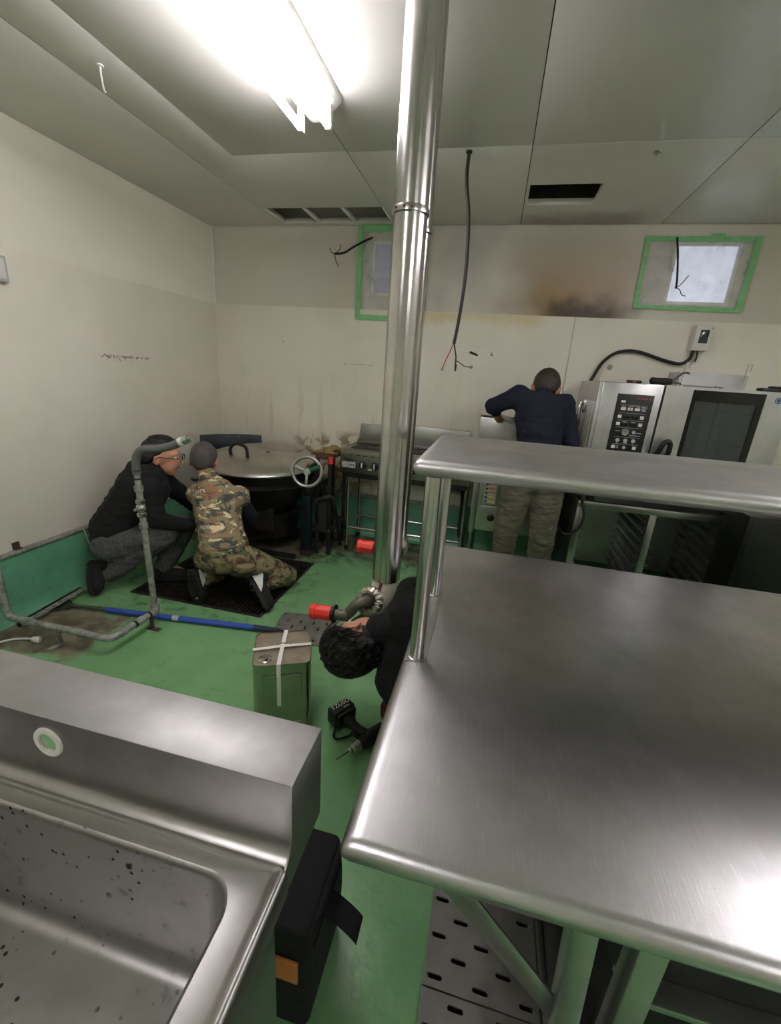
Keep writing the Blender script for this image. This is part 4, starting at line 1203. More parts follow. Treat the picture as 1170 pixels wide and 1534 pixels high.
wc = thing('white_cord', 'white flex with a plug lying on the bare floor patch', 'cord', (-2.25, 1.5, 0))
MB().tube(spline([(-2.50, 1.30, 0.006), (-2.42, 1.42, 0.006), (-2.36, 1.49, 0.006), (-2.29, 1.515, 0.012), (-2.25, 1.517, 0.014)], 6), 0.006, 8).build('flex', 'white_plastic', wc)
MB().lathe([(0.007, 0), (0.013, 0.006), (0.018, 0.03), (0.018, 0.045), (0.012, 0.05)], (-2.255, 1.517, 0.018), (1, 0.02, 0), 14).build('plug', 'white_plastic', wc)
wt = MB().tube(spline([(-2.555, 2.16, 0.375), (-2.535, 2.15, 0.39), (-2.53, 2.155, 0.36), (-2.53, 2.165, 0.30), (-2.52, 2.17, 0.275)], 5), 0.003, 6)
tag(wt.build('cable_tie', 'white_plastic'), 'loose white tie hanging over the upstand behind the crouching man', 'tie')
br = MB().box(XL + 0.004, XL + 0.03, 1.735, 1.775, 0.40, 0.403).box(XL + 0.004, XL + 0.008, 1.735, 1.775, 0.385, 0.44)
tag(br.build('wall_bracket', 'rust'), 'small rusty bracket on the wall above the upstand', 'bracket')

# ------------------------------------------------------------------ tilting kettle
KX, KY = -1.82, 3.22
kt = thing('tilting_kettle', 'large dark tilting kettle with a dished steel lid and a handwheel', 'kettle', (KX, KY, 0))
KA = V((0.02, -0.07, 1)).normalized()
prof = []
for k in range(13):
    a = math.pi / 2 * k / 12
    prof.append((0.43 * math.sin(a), 0.70 - 0.40 * math.cos(a)))
prof += [(0.46, 0.70), (0.46, 0.735), (0.43, 0.74)]
MB().lathe(prof, (KX, KY, -0.005), n=56).build('bowl', 'cast', kt)
MB().lathe([(0.44, 0.60), (0.475, 0.602), (0.485, 0.612), (0.485, 0.625), (0.44, 0.632)], (KX, KY, 0), n=56, cap=False).build('flange_ring', 'grime', kt)
MB().lathe([(0.462, 0.0), (0.478, 0.004), (0.482, 0.014), (0.476, 0.022), (0.44, 0.045), (0.36, 0.072), (0.26, 0.09), (0.14, 0.098), (0.01, 0.1)], V((KX, KY, 0.735)), KA, 64).build('lid', 'lid', kt, smooth=30)
MB().lathe([(0.20, 0.092), (0.205, 0.10), (0.17, 0.118), (0.08, 0.128), (0.01, 0.13)], V((KX + 0.06, KY + 0.20, 0.735)), KA, 40).build('lid_crown', 'lid', kt)
MB().tube(spline([(-1.965, 3.0, 0.812), (-1.968, 3.0, 0.86), (-1.93, 2.995, 0.90), (-1.87, 2.99, 0.905), (-1.82, 2.985, 0.88), (-1.81, 2.985, 0.805)], 6), 0.013, 12).build('lid_handle', 'black', kt)
MB().lathe([(0.016, 0), (0.016, 0.012), (0.006, 0.016)], (-1.70, 3.1, 0.843), n=16).build('lid_knob', 'chrome', kt)
m = MB()
pts = [(-2.46, 3.30), (-2.40, 3.42), (-2.30, 3.53), (-2.16, 3.60), (-2.05, 3.63)]
m.loft([[V((x, y, 0.66)), V((x, y, 0.885)), V((x - 0.01, y + 0.012, 0.885)), V((x - 0.01, y + 0.012, 0.66))] for x, y in pts])
gd = m.build('rear_guard', 'kettle_blue', kt, bevel=0.003)
for x, y in ((-2.31, 3.51), (-2.24, 3.555), (-2.18, 3.583)):
    MB().sphere((x, y, 0.86), 0.007, 8, 6).build('bolt', 'chrome', gd)
for sx in (-1, 1):
    x0 = KX + sx * 0.445
    MB().bar((x0, 3.12, 0.0), (x0, 3.12, 0.53), 0.085, 0.06, (0, 1, 0)).build('stand_post', 'kettle_blue', kt, bevel=0.008)
    MB().bar((x0, 3.12, 0.0), (x0, 3.12, 0.05), 0.092, 0.066, (0, 1, 0)).build('post_shoe', 'rust', kt, bevel=0.006)
    MB().bar((x0, 3.45, 0.0), (x0, 3.45, 0.53), 0.06, 0.05, (0, 1, 0)).build('stand_post', 'kettle_blue', kt, bevel=0.006)
    MB().box(x0 - 0.05, x0 + 0.05, 3.09, 3.48, 0.53, 0.60).build('bearing_block', 'grime', kt, bevel=0.01)
MB().box(KX - 0.42, KX + 0.40, 3.40, 3.46, 0.04, 0.09).build('base_bar', 'grime', kt, bevel=0.005)
MB().box(KX - 0.42, KX + 0.40, 2.99, 3.03, 0.0, 0.035).build('base_bar', 'grime', kt, bevel=0.005)
MB().lathe([(0.20, 0.10), (0.26, 0.12), (0.29, 0.30), (0.25, 0.33)], (KX, KY + 0.05, 0), n=32).build('burner_drum', 'grime', kt)
MB().box(-1.76, -1.60, 2.97, 3.0, 0.22, 0.42).build('burner_shield', 'steel_dark', kt, bevel=0.004)
MB().tube(spline([(-1.73, 2.965, 0.50), (-1.735, 2.96, 0.44), (-1.74, 2.955, 0.38)], 4), 0.006, 8).build('drain_lever', 'chrome', kt)
MB().sphere((-1.742, 2.955, 0.355), (0.022, 0.022, 0.028)).build('drain_valve', 'chrome', kt)
# handwheel
WC = V((-1.262, 2.87, 0.781)); WA = V((0.12, -0.98, 0.15)).normalized()
x, y, d = frame_from(WA)
MB().tube([WC + (x * math.cos(2 * math.pi * k / 40) + y * math.sin(2 * math.pi * k / 40)) * 0.108 for k in range(40)], 0.0125, 10, closed=True).build('handwheel_rim', 'alu', kt)
for a in (160, 270, 25):
    p = (x * math.cos(R_(a)) + y * math.sin(R_(a)))
    MB().bar(WC + p * 0.015, WC + p * 0.105, 0.02, 0.012, d).build('handwheel_spoke', 'alu', kt, bevel=0.004)
MB().lathe([(0.026, -0.02), (0.026, 0.012), (0.018, 0.02), (0.006, 0.02)], WC, WA, 20).build('handwheel_hub', 'alu', kt)
MB().cyl(WC - WA * 0.02, WC + V((-0.02, 0.33, -0.04)), 0.016).build('worm_shaft', 'grime', kt)
MB().cyl(WC + x * 0.02 + y * 0.012 - WA * 0.0, WC + x * 0.10 + y * 0.045 + WA * 0.02, 0.014, 0.017).build('wheel_grip', plain('green_grip', (30, 110, 78), 0.45), kt, label='green plastic grip')

# gear frame and gas cock beside the kettle
gf = thing('gear_frame', 'greasy angle iron frame topped with yellow grease beside the kettle', 'frame', (-1.22, 3.35, 0.0))
for x, y in ((-1.27, 3.19), (-1.165, 3.19), (-1.27, 3.55), (-1.165, 3.55)):
    MB().box(x - 0.014, x + 0.014, y - 0.014, y + 0.014, 0.21, 0.83).build('upright', 'grime', gf, bevel=0.002)
    MB().cyl((x, y, 0.0), (x, y, 0.21), 0.02, n=12).build('castor_leg', 'black_rubber', gf)
for y in (3.19, 3.55):
    MB().box(-1.284, -1.151, y - 0.015, y + 0.015, 0.82, 0.85).build('top_rail', 'rust', gf, bevel=0.002)
    MB().box(-1.284, -1.151, y - 0.015, y + 0.015, 0.20, 0.23).build('bottom_rail', 'steel_dark', gf, bevel=0.002)
for x in (-1.27, -1.165):
    MB().box(x - 0.015, x + 0.015, 3.205, 3.535, 0.82, 0.85).build('top_rail', 'rust', gf, bevel=0.002)
    MB().box(x - 0.015, x + 0.015, 3.205, 3.535, 0.20, 0.23).build('bottom_rail', 'steel_dark', gf, bevel=0.002)
m = MB()
a = [(-1.33, 0.23), (-1.15, 0.23), (-1.15, 0.50), (-1.33, 0.50)]
m.box(-1.345, -1.31, 3.17, 3.176, 0.22, 0.50).box(-1.25, -1.18, 3.17, 3.176, 0.22, 0.50)
m.box(-1.31, -1.25, 3.17, 3.176, 0.22, 0.27).box(-1.31, -1.25, 3.17, 3.176, 0.45, 0.50)
m.build('slotted_side_plate', 'steel_dark', gf, weld=True, smooth=0)
m = MB()
for k in range(40):
    random.seed(k)
    m.sphere((random.uniform(-1.32, -1.16), random.uniform(3.24, 3.56), 0.852 + random.uniform(0, 0.01)), (random.uniform(0.015, 0.045), random.uniform(0.015, 0.04), random.uniform(0.006, 0.018)), 9, 6)
me = remeshed(m, 'grease', 0.009, 3)
link('grease_crust', me, 'yellow_grease', gf)
MB().box(-1.335, -1.15, 3.20, 3.56, 0.845, 0.853).build('top_plate', 'rust', gf, bevel=0.002)
gc = gf
MB().cyl((-1.222, 3.150, 0.70), (-1.222, 3.148, 0.765), 0.0185, 0.0165, n=14).build('red_handle', 'red', gc)
MB().bar((-1.222, 3.15, 0.71), (-1.20, 3.15, 0.52), 0.022, 0.014).build('lever', 'black', gc, bevel=0.003)
MB().lathe([(0.024, -0.06), (0.024, 0.05), (0.018, 0.06)], (-1.19, 3.15, 0.51), (0.9, 0.1, 0.3), 14).build('cock_body', 'cast', gc)
MB().tube(spline([(-1.14, 3.155, 0.53), (-1.115, 3.16, 0.50), (-1.11, 3.17, 0.44), (-1.12, 3.22, 0.38), (-1.125, 3.28, 0.30), (-1.13, 3.36, 0.10), (-1.135, 3.40, 0.02)], 6), 0.014, 10).build('gas_hose', 'black_rubber', gc)
MB().cyl((-1.155, 3.18, 0.845), (-1.152, 3.176, 0.79), 0.018, n=12).build('red_cover', 'red', gc)

gf.location.x -= 0.04

# ------------------------------------------------------------------ griddle on a tube stand
gd = thing('gas_griddle', 'stainless gas griddle on a tube leg stand behind the clad pipes', 'griddle', (-0.62, 3.55, 0))
GX0, GX1, GY0, GY1 = -1.172, -0.095, 3.335, 3.74
def frontal(y, z0, z1): pass
m = MB()
m.loft([[V((x, GY0 - 0.0, 0.885)), V((x, GY0 + 0.02, 0.895)), V((x, GY1, 0.895)), V((x, GY1, 0.69)), V((x, GY0 + 0.02, 0.69)), V((x, GY0 + 0.004, 0.70))] for x in (GX0, GX1)])
M['griddle_front'] = steel('griddle_front_steel', (150, 152, 138), 0.42, (1, 50, 50), 0.05, 0.08)
m.build('body', 'griddle_front', gd, bevel=0.003)
MB().box(GX0 + 0.07, -0.62, GY0 + 0.06, GY1 - 0.09, 0.894, 0.9).build('hot_plate', 'cast', gd, bevel=0.002)
MB().box(-0.60, GX1 - 0.05, GY0 + 0.06, GY1 - 0.09, 0.894, 0.9).build('hot_plate', 'cast', gd, bevel=0.002)
MB().box(GX0 + 0.04, GX1 - 0.02, GY1 - 0.08, GY1 + 0.0, 0.893, 0.925).build('flue_ledge', 'steel_dark', gd, bevel=0.004)
MB().box(-1.115, -0.80, GY1 - 0.05, GY1, 0.92, 1.068).build('splash_box', 'steel', gd, bevel=0.004)
MB().box(-0.795, -0.155, GY1 - 0.05, GY1, 0.92, 1.085).build('splash_box', 'steel', gd, bevel=0.004)
for x in (-0.975, -0.87, -0.56, -0.45, -0.22):
    k = MB().lathe([(0.032, 0), (0.032, 0.006), (0.025, 0.01), (0.022, 0.03), (0.018, 0.034)], (x, GY0 + 0.002, 0.775), (0, -1, 0.08), 20).build('knob', 'black', gd)
    MB().box(x - 0.005, x + 0.005, GY0 - 0.038, GY0 - 0.03, 0.758, 0.80).build('knob_pointer', 'white_plastic', k)
for x0, x1 in ((-1.155, -1.10), (-1.095, -1.04)):
    MB().box(x0, x1, GY0 - 0.0008, GY0 + 0.004, 0.742, 0.792).build('data_plate', 'sticker_grey', gd)
for x in (-1.078, -1.055):
    MB().box(x - 0.006, x + 0.006, GY0 - 0.0014, GY0, 0.762, 0.775).build('plate_mark', 'black', gd)
MB().box(-0.93, -0.90, GY0 - 0.0008, GY0 + 0.004, 0.735, 0.748).build('knob_label', 'white_plastic', gd)
MB().box(-0.66, -0.60, GY0 - 0.0008, GY0 + 0.004, 0.80, 0.83).build('knob_label', 'white_plastic', gd)
text('Tanico', 0.032, (-1.10, GY0 - 0.001, 0.815), (1, 0, 0), (0, 0, 1), 'black', gd)
for k in range(5):
    MB().box(-1.10 + k * 0.062, -1.06 + k * 0.062, GY0 - 0.001, GY0 + 0.006, 0.848, 0.854).build('vent_slot', 'black', gd)
MB().box(GX0 + 0.03, GX1 - 0.02, GY0 + 0.02, GY1 - 0.02, 0.655, 0.69).build('drip_tray', 'cast', gd, bevel=0.003)
lx = (-1.10, -0.115)
for x in lx:
    for y in (GY0 + 0.02, GY1 - 0.04):
        MB().cyl((x, y, 0.0), (x, y, 0.66), 0.0145, n=14).build('leg', 'pipe_steel', gd)
        MB().cyl((x, y, 0.0), (x, y, 0.045), 0.018, n=14).build('foot', 'black_rubber', gd)
        MB().cyl((x, y, 0.195), (x, y, 0.24), 0.018, n=14).build('tee_joint', 'chrome', gd)
for y in (GY0 + 0.02, GY1 - 0.04):
    MB().cyl((lx[0], y, 0.215), (lx[1], y, 0.215), 0.0125, n=12).build('stretcher', 'pipe_steel', gd)
for x in lx:
    MB().cyl((x, GY0 + 0.02, 0.215), (x, GY1 - 0.04, 0.215), 0.0125, n=12).build('stretcher', 'pipe_steel', gd)
MB().tube(spline([(-1.05, GY1 - 0.08, 0.66), (-1.0, GY1 - 0.07, 0.61), (-0.8, GY1 - 0.07, 0.60), (-0.4, GY1 - 0.07, 0.58), (-0.12, GY1 - 0.07, 0.55)], 5), 0.02, 12).build('gas_manifold', 'galv', gd)
MB().tube(spline([(-0.16, GY1 - 0.09, 0.60), (-0.15, GY1 - 0.10, 0.45), (-0.14, GY0 + 0.1, 0.30), (-0.13, GY0 + 0.1, 0.235)], 6), 0.017, 10).build('gas_hose', 'black_rubber', gd)

# ------------------------------------------------------------------ fryer in front of the standing man
fr = thing('fryer', 'stainless floor fryer with warning stickers in front of the standing man', 'fryer', (0.2, 3.5, 0))
MB().box(-0.02, 0.58, 3.32, 3.75, 0.36, 0.86).build('body', 'steel', fr, bevel=0.006)
MB().box(-0.085, 0.58, 3.66, 3.75, 0.86, 1.215).build('splash_box', 'steel', fr, bevel=0.005)
MB().box(-0.065, 0.56, 3.675, 3.735, 1.215, 1.228).build('flue_opening', 'cast', fr, bevel=0.002)
MB().box(-0.086, -0.064, 3.66, 3.70, 1.215, 1.232).build('brass_corner', 'yellow_grease', fr, bevel=0.002)
MB().box(0.0, 0.57, 3.31, 3.32, 0.58, 0.84).build('upper_panel', 'steel', fr, bevel=0.003)
MB().box(0.0, 0.57, 3.31, 3.32, 0.38, 0.565).build('lower_panel', 'steel', fr, bevel=0.003)
MB().box(-0.065, -0.022, 3.32, 3.36, 0.33, 0.86).build('front_post', 'steel', fr, bevel=0.004)
for k, mt in enumerate(('white_plastic', 'label_red', 'label_red', 'label_red', 'label_yellow', 'label_yellow')):
    z = 0.775 - 0.034 * k
    o = MB().box(0.022, 0.112, 3.3085, 3.31, z - 0.013, z + 0.013).build('warning_sticker', 'white_plastic' if k == 0 else 'sticker_grey', fr)
    if k:
        MB().box(0.030, 0.048, 3.3075, 3.3085, z - 0.007, z + 0.007).build('pictogram', 'black', o)
        MB().box(0.052, 0.108, 3.3075, 3.3085, z + 0.001, z + 0.010).build('sticker_band', mt, o)
        MB().box(0.052, 0.108, 3.3075, 3.3085, z - 0.010, z - 0.002).build('sticker_band', 'label_yellow', o)
MB().lathe([(0.028, 0), (0.028, 0.006), (0.021, 0.01), (0.019, 0.032), (0.015, 0.035)], (0.095, 3.31, 0.475), (0, -1, 0), 18).build('knob', 'black', fr)
for x in (-0.04, 0.55):
    for y in (3.345, 3.72):
        MB().cyl((x, y, 0.0), (x, y, 0.36), 0.016, n=14).build('leg', 'steel', fr)

# ------------------------------------------------------------------ combi oven on its stand
OX0, OX1, OY0, OY1, OZ0, OZ1 = 0.66, 1.69, 3.06, 3.72, 0.80, 1.545
ov = thing('combi_oven', 'large stainless combi oven with a black control panel and glass door', 'oven', (1.17, 3.4, OZ0))
m = MB()
T = 0.04
m.box(OX0 - 0.02, OX0 + T + 0.30, OY0, OY1, OZ0, OZ1)
m.build('control_housing', 'steel_panel', ov, bevel=0.006)
m = MB()
xa = OX0 + 0.345
m.box(xa, OX1, OY0 + 0.02, OY1, OZ1 - T, OZ1).box(xa, OX1, OY0 + 0.02, OY1, OZ0, OZ0 + T).box(xa, xa + T, OY0 + 0.02, OY1, OZ0 + T, OZ1 - T).box(OX1 - T, OX1, OY0 + 0.02, OY1, OZ0 + T, OZ1 - T).box(xa + T, OX1 - T, OY1 - T, OY1, OZ0 + T, OZ1 - T)
m.build('cavity_housing', 'steel_panel', ov, smooth=0)
MB().box(OX0, 1.003, OY0 - 0.022, OY0, OZ0 + 0.01, OZ1 - 0.004).build('control_fascia', 'steel_panel', ov, bevel=0.003)
pn = MB().box(0.752, 0.962, OY0 - 0.026, OY0 - 0.0215, 0.98, 1.478).build('control_panel', 'black', ov, bevel=0.002)
fy = OY0 - 0.0262
def key(x, z, w, h, mt='white_plastic', nm='key'):
    return MB().box(x - w / 2, x + w / 2, fy - 0.002, fy + 0.0005, z - h / 2, z + h / 2).build(nm, mt, pn, bevel=0.0008)
key(0.792, 1.432, 0.026, 0.014)
for x in (0.800, 0.840, 0.881): key(x, 1.388, 0.030, 0.017)
MB().box(0.835, 0.845, fy - 0.0026, fy - 0.0018, 1.384, 1.392).build('key_mark', 'label_red', pn)
for z, xl, xr in ((1.340, 0.788, 0.918), (1.295, 0.788, 0.918), (1.149, 0.788, 0.914)):
    key(xl, z, 0.022, 0.021); key(xr, z, 0.022, 0.021)
for x, z in ((0.828, 1.340), (0.876, 1.340), (0.825, 1.293), (0.875, 1.293)): key(x, z, 0.034, 0.018, 'glass_dark', 'readout')
for z in (1.412, 1.363, 1.318, 1.273, 1.213, 1.168): MB().box(0.778, 0.935, fy - 0.0006, fy + 0.0004, z - 0.0007, z + 0.0007).build('divider_line', 'sticker_grey', pn)
MB().lathe([(0.024, 0), (0.025, 0.01), (0.021, 0.016), (0.008, 0.014)], (0.838, fy, 1.247), (0, -1, 0), 28).build('dial', 'chrome', pn)
MB().lathe([(0.0105, 0), (0.0105, 0.002), (0.008, 0.002), (0.008, 0.0005)], (0.891, fy, 1.247), (0, -1, 0), 20).build('ring_button', 'sticker_grey', pn)
for x in (0.806, 0.853, 0.899):
    MB().lathe([(0.0125, 0), (0.0125, 0.001), (0.0108, 0.001), (0.0108, 0.0003)], (x, fy, 1.192), (0, -1, 0), 20).build('ring_button', 'sticker_grey', pn)
MB().lathe([(0.010, 0), (0.010, 0.001), (0.0085, 0.001), (0.0085, 0.0003)], (0.853, fy, 1.148), (0, -1, 0), 20).build('ring_button', 'sticker_grey', pn)
for x0, x1, z in ((0.79, 0.812, 1.404), (0.828, 0.86, 1.404), (0.87, 0.893, 1.404), (0.903, 0.935, 1.402), (0.905, 0.93, 1.390), (0.905, 0.93, 1.382), (0.812, 0.838, 1.308), (0.862, 0.886, 1.308), (0.782, 0.812, 1.250), (0.905, 0.936, 1.243), (0.868, 0.933, 1.226), (0.80, 0.812, 1.172), (0.893, 0.905, 1.170), (0.84, 0.866, 1.176), (0.805, 0.82, 1.155), (0.805, 0.82, 1.143)):
    MB().box(x0, x1, fy - 0.0006, fy + 0.0004, z - 0.002, z + 0.002).build('printed_caption', 'sticker_grey', pn)
# faint red maker's line: too blurred to read, kept as short dashes and a triangle
x = 0.866
for w in (0.006, 0.004, 0.005, 0.004, 0.005, 0.006, 0.004, 0.005, 0.005, 0.004):
    MB().box(x, x + w, fy - 0.0006, fy + 0.0004, 1.4505, 1.4565).build('red_print', 'label_red', pn)
    x += w + 0.0016
MB().prism([(0, 0), (0.014, 0), (0.007, 0.012)], (0.934, fy - 0.0003, 1.449), (1, 0, 0), (0, 0, 1), 0.0006).build('red_print', 'label_red', pn)
# door with a glazed opening
m = MB()
dx0, dx1, dz0, dz1 = 1.010, 1.686, OZ0 + 0.01, OZ1 - 0.002
gx0, gx1, gz0, gz1 = 1.162, 1.545, 0.86, 1.528
for b in ((dx0, gx0, dz0, dz1), (gx1, dx1, dz0, dz1), (gx0, gx1, dz0, gz0), (gx0, gx1, gz1, dz1)):
    m.box(b[0], b[1], OY0 - 0.035, OY0 + 0.018, b[2], b[3])
dr_ = m.build('door', 'steel_panel', ov, smooth=0, weld=True)
m = MB()
for b in ((gx0, gx0 + 0.022, gz0, gz1), (gx1 - 0.034, gx1, gz0, gz1), (gx0 + 0.022, gx1 - 0.034, gz0, gz0 + 0.05), (gx0 + 0.022, gx1 - 0.034, gz1 - 0.062, gz1)):
    m.box(b[0], b[1], OY0 - 0.036, OY0 + 0.012, b[2], b[3])
m.build('glass_border', 'glass_dark', dr_, smooth=0, weld=True)
MB().box(gx0 + 0.02, gx1 - 0.03, OY0 - 0.03, OY0 - 0.024, gz0 + 0.045, gz1 - 0.055).build('glass', 'oven_glass', dr_)
MB().tube(spline([(1.035, OY0 - 0.04, 1.09), (1.040, OY0 - 0.085, 1.16), (1.055, OY0 - 0.095, 1.205), (1.078, OY0 - 0.095, 1.215), (1.092, OY0 - 0.09, 1.19), (1.094, OY0 - 0.08, 1.14), (1.094, OY0 - 0.035, 1.10)], 6), 0.0155, 12).build('door_handle', 'black', dr_)
MB().lathe([(0.019, 0), (0.019, 0.0012)], (1.612, OY0 - 0.0345, 1.497), (0, -1, 0), 28).build('badge', 'blue_badge', dr_, label='small round blue and white badge')
bd_ = dr_
MB().lathe([(0.0135, 0), (0.0135, 0.0018), (0.0115, 0.0018), (0.0115, 0.0006)], (1.612, OY0 - 0.0348, 1.497), (0, -1, 0), 24).build('badge_ring', 'white_plastic', bd_)
MB().box(1.020, 1.030, OY0 - 0.0362, OY0 - 0.035, 1.532, 1.540).build('corner_clip', 'white_plastic', dr_)
# cavity: rack rails and fan baffle
for x in (1.10, 1.56):
    for k in range(6):
        MB().cyl((x, OY0 + 0.06, 0.90 + 0.1 * k), (x, OY1 - 0.08, 0.90 + 0.1 * k), 0.005, n=8).build('rack_rail', 'chrome', ov)
    for y in (OY0 + 0.1, OY1 - 0.12):
        MB().cyl((x, y, 0.85), (x, y, 1.5), 0.006, n=8).build('rack_upright', 'chrome', ov)
MB().box(1.16, 1.50, OY1 - 0.10, OY1 - 0.09, 0.90, 1.45).build('fan_baffle', 'steel', ov)
# side sprayer and louvre ribs
for k in range(4):
    MB().box(OX0 - 0.032, OX0 - 0.02, OY0 + 0.03 + 0.05 * k, OY0 + 0.05 + 0.05 * k, OZ0 + 0.05, 1.42).build('side_rib', 'steel', ov, bevel=0.003)
MB().box(OX0 - 0.04, OX0 - 0.02, OY0 + 0.28, OY0 + 0.36, 1.33, 1.42).build('sprayer_bracket', 'chrome', ov, bevel=0.004)
MB().tube(spline([(OX0 - 0.05, OY0 + 0.32, 1.40), (OX0 - 0.06, OY0 + 0.31, 1.34), (OX0 - 0.055, OY0 + 0.31, 1.26), (OX0 - 0.05, OY0 + 0.32, 1.22)], 5), [0.014] * 6 + [0.018] * 5 + [0.013] * 5, 12).build('sprayer', 'chrome', ov)
MB().tube(spline([(OX0 - 0.05, OY0 + 0.32, 1.22), (OX0 - 0.055, OY0 + 0.33, 1.08), (OX0 - 0.07, OY0 + 0.36, 0.9), (OX0 - 0.06, OY0 + 0.40, 0.82)], 5), 0.009, 8).build('spray_hose', 'cable', ov)
for x in (OX0 + 0.08, OX1 - 0.08):
    for y in (OY0 + 0.07, OY1 - 0.08):
        MB().lathe([(0.028, -0.04), (0.028, -0.012), (0.02, -0.01), (0.02, 0.0)], (x, y, OZ0), n=16).build('foot', 'black', ov)
MB().box(0.85, 0.90, OY0 - 0.0235, OY0 + 0.05, OZ1 - 0.0035, OZ1 + 0.0005).build('tape_piece', 'green_tape', ov)

st = thing('oven_stand', 'steel stand with tray runners under the combi oven', 'stand', (1.12, 3.35, 0))
SX0, SX1, SY0, SY1 = 0.655, 1.605, 3.06, 3.70
for y in (SY0, SY1 - 0.04):
    MB().box(SX0, SX1, y, y + 0.04, 0.715, 0.76).build('top_rail', 'steel', st, bevel=0.003)
for x in (SX0, SX1 - 0.04):
    MB().box(x, x + 0.04, SY0 + 0.04, SY1 - 0.04, 0.715, 0.76).build('top_rail', 'steel', st, bevel=0.003)
for x in (SX0, 1.115, SX1 - 0.045):
    for y in (SY0 + 0.001, SY1 - 0.041):
        MB().box(x, x + 0.045, y, y + 0.04, 0.0, 0.716).build('leg', 'steel', st, bevel=0.003)
for x, s in ((SX0 + 0.045, 1), (1.115, -1), (1.16, 1), (SX1 - 0.045, -1)):
    for k in range(8):
        z = 0.14 + 0.068 * k
        m = MB().box(min(x, x + s * 0.028), max(x, x + s * 0.028), SY0 + 0.01, SY1 - 0.02, z, z + 0.003)
        m.box(min(x, x + s * 0.003), max(x, x + s * 0.003), SY0 + 0.01, SY1 - 0.02, z, z + 0.02)
        m.build('tray_runner', 'steel', st, smooth=0, weld=True)
MB().box(SX0 + 0.05, SX1 - 0.05, SY1 - 0.046, SY1 - 0.042, 0.1, 0.71).build('back_panel', 'steel', st)
MB().box(SX0 + 0.004, SX0 + 0.008, SY0 + 0.05, SY1 - 0.05, 0.1, 0.71).build('side_panel', 'steel', st)
MB().box(SX1 - 0.008, SX1 - 0.004, SY0 + 0.05, SY1 - 0.05, 0.1, 0.71).build('side_panel', 'steel', st)
cpl = MB().tube(spline([(0.64, 3.04, 0.90), (0.675, 3.03, 0.76), (0.70, 3.02, 0.663), (0.685, 3.02, 0.575), (0.635, 3.02, 0.527), (0.58, 3.02, 0.53), (0.548, 3.12, 0.588), (0.535, 3.14, 0.705), (0.55, 3.22, 0.85), (0.59, 3.30, 0.95)], 7), 0.009, 10)
tag(cpl.build('looped_cable', 'cable'), 'black cable hanging in a loop beside the oven stand', 'cable')

# things lying on top of the oven
bxo = thing('steel_tray_box', 'open stainless box standing on top of the oven', 'box', (1.40, 3.42, OZ1))
bz = OZ1 + 0.0005
MB().box(1.195, 1.60, 3.40, 3.404, bz, bz + 0.095).build('front_sheet', 'steel_panel', bxo)
MB().box(1.195, 1.60, 3.596, 3.60, bz, bz + 0.095).build('back_sheet', 'steel_panel', bxo)
MB().box(1.195, 1.199, 3.404, 3.596, bz, bz + 0.095).build('side_sheet', 'steel_panel', bxo)
MB().box(1.596, 1.60, 3.404, 3.596, bz, bz + 0.095).build('side_sheet', 'steel_panel', bxo)
MB().box(1.199, 1.596, 3.404, 3.596, bz, bz + 0.003).build('bottom_sheet', 'steel_panel', bxo)
for i, x in enumerate((1.205, 1.565)):
    m = MB().tube([(x, 3.375, bz + 0.003), (x + 0.004, 3.375, bz + 0.16), (x + 0.030, 3.385, bz + 0.162), (x + 0.032, 3.39, bz + 0.12)], 0.0022, 6)
    tag(m.build('wire_hook', 'chrome'), ('thin wire hook leaning on the steel box by the torch', 'thin wire hook leaning on the steel box by the oven corner')[i], 'hook')
tw = thing('ratchet_wrench', 'ratchet with a fat black grip lying on the oven top', 'tool', (0.99, 3.10, OZ1))
MB().lathe([(0.010, 0), (0.021, 0.008), (0.020, 0.05), (0.022, 0.09), (0.017, 0.125), (0.010, 0.128)], (0.935, 3.11, OZ1 + 0.022), (1, 0.06, 0.0), 16).build('grip', 'black_rubber', tw)
MB().tube(spline([(1.06, 3.118, OZ1 + 0.02), (1.09, 3.14, OZ1 + 0.045), (1.13, 3.18, OZ1 + 0.075), (1.17, 3.22, OZ1 + 0.085), (1.19, 3.23, OZ1 + 0.08)], 5), 0.006, 8).build('shank', 'steel_dark', tw)
MB().tube(spline([(1.06, 3.118, OZ1 + 0.018), (1.10, 3.13, OZ1 + 0.02), (1.12, 3.12, OZ1 + 0.008)], 5), 0.006, 8).build('fork', 'steel_dark', tw)
sd_ = thing('screwdriver', 'small screwdriver with a black and red handle on the oven edge', 'tool', (0.84, 3.10, OZ1))
MB().cyl((0.80, 3.095, OZ1 + 0.009), (0.885, 3.095, OZ1 + 0.009), 0.0085, n=12).build('handle', 'black', sd_)
MB().cyl((0.835, 3.095, OZ1 + 0.009), (0.852, 3.095, OZ1 + 0.009), 0.0092, n=12).build('handle_band', 'label_red', sd_)
MB().cyl((0.885, 3.095, OZ1 + 0.009), (0.93, 3.095, OZ1 + 0.007), 0.003, n=8).build('blade', 'chrome', sd_)
wr = MB().tube([(1.13, 3.12, OZ1 + 0.006), (1.30, 3.115, OZ1 + 0.006)], 0.005, 8)
wr.lathe([(0.012, -0.004), (0.012, 0.004)], (1.335, 3.113, OZ1 + 0.006), n=14).lathe([(0.008, -0.004), (0.008, 0.006)], (1.31, 3.114, OZ1 + 0.006), n=8)
tag(wr.build('spanner', 'steel_dark'), 'thin ring spanner lying on the oven top', 'tool')
bt = thing('black_bracket', 'black plastic bracket lying on the oven corner', 'bracket', (1.62, 3.16, OZ1))
MB().box(1.575, 1.70, 3.15, 3.22, OZ1 + 0.0005, OZ1 + 0.022).build('base', 'black', bt, bevel=0.005)
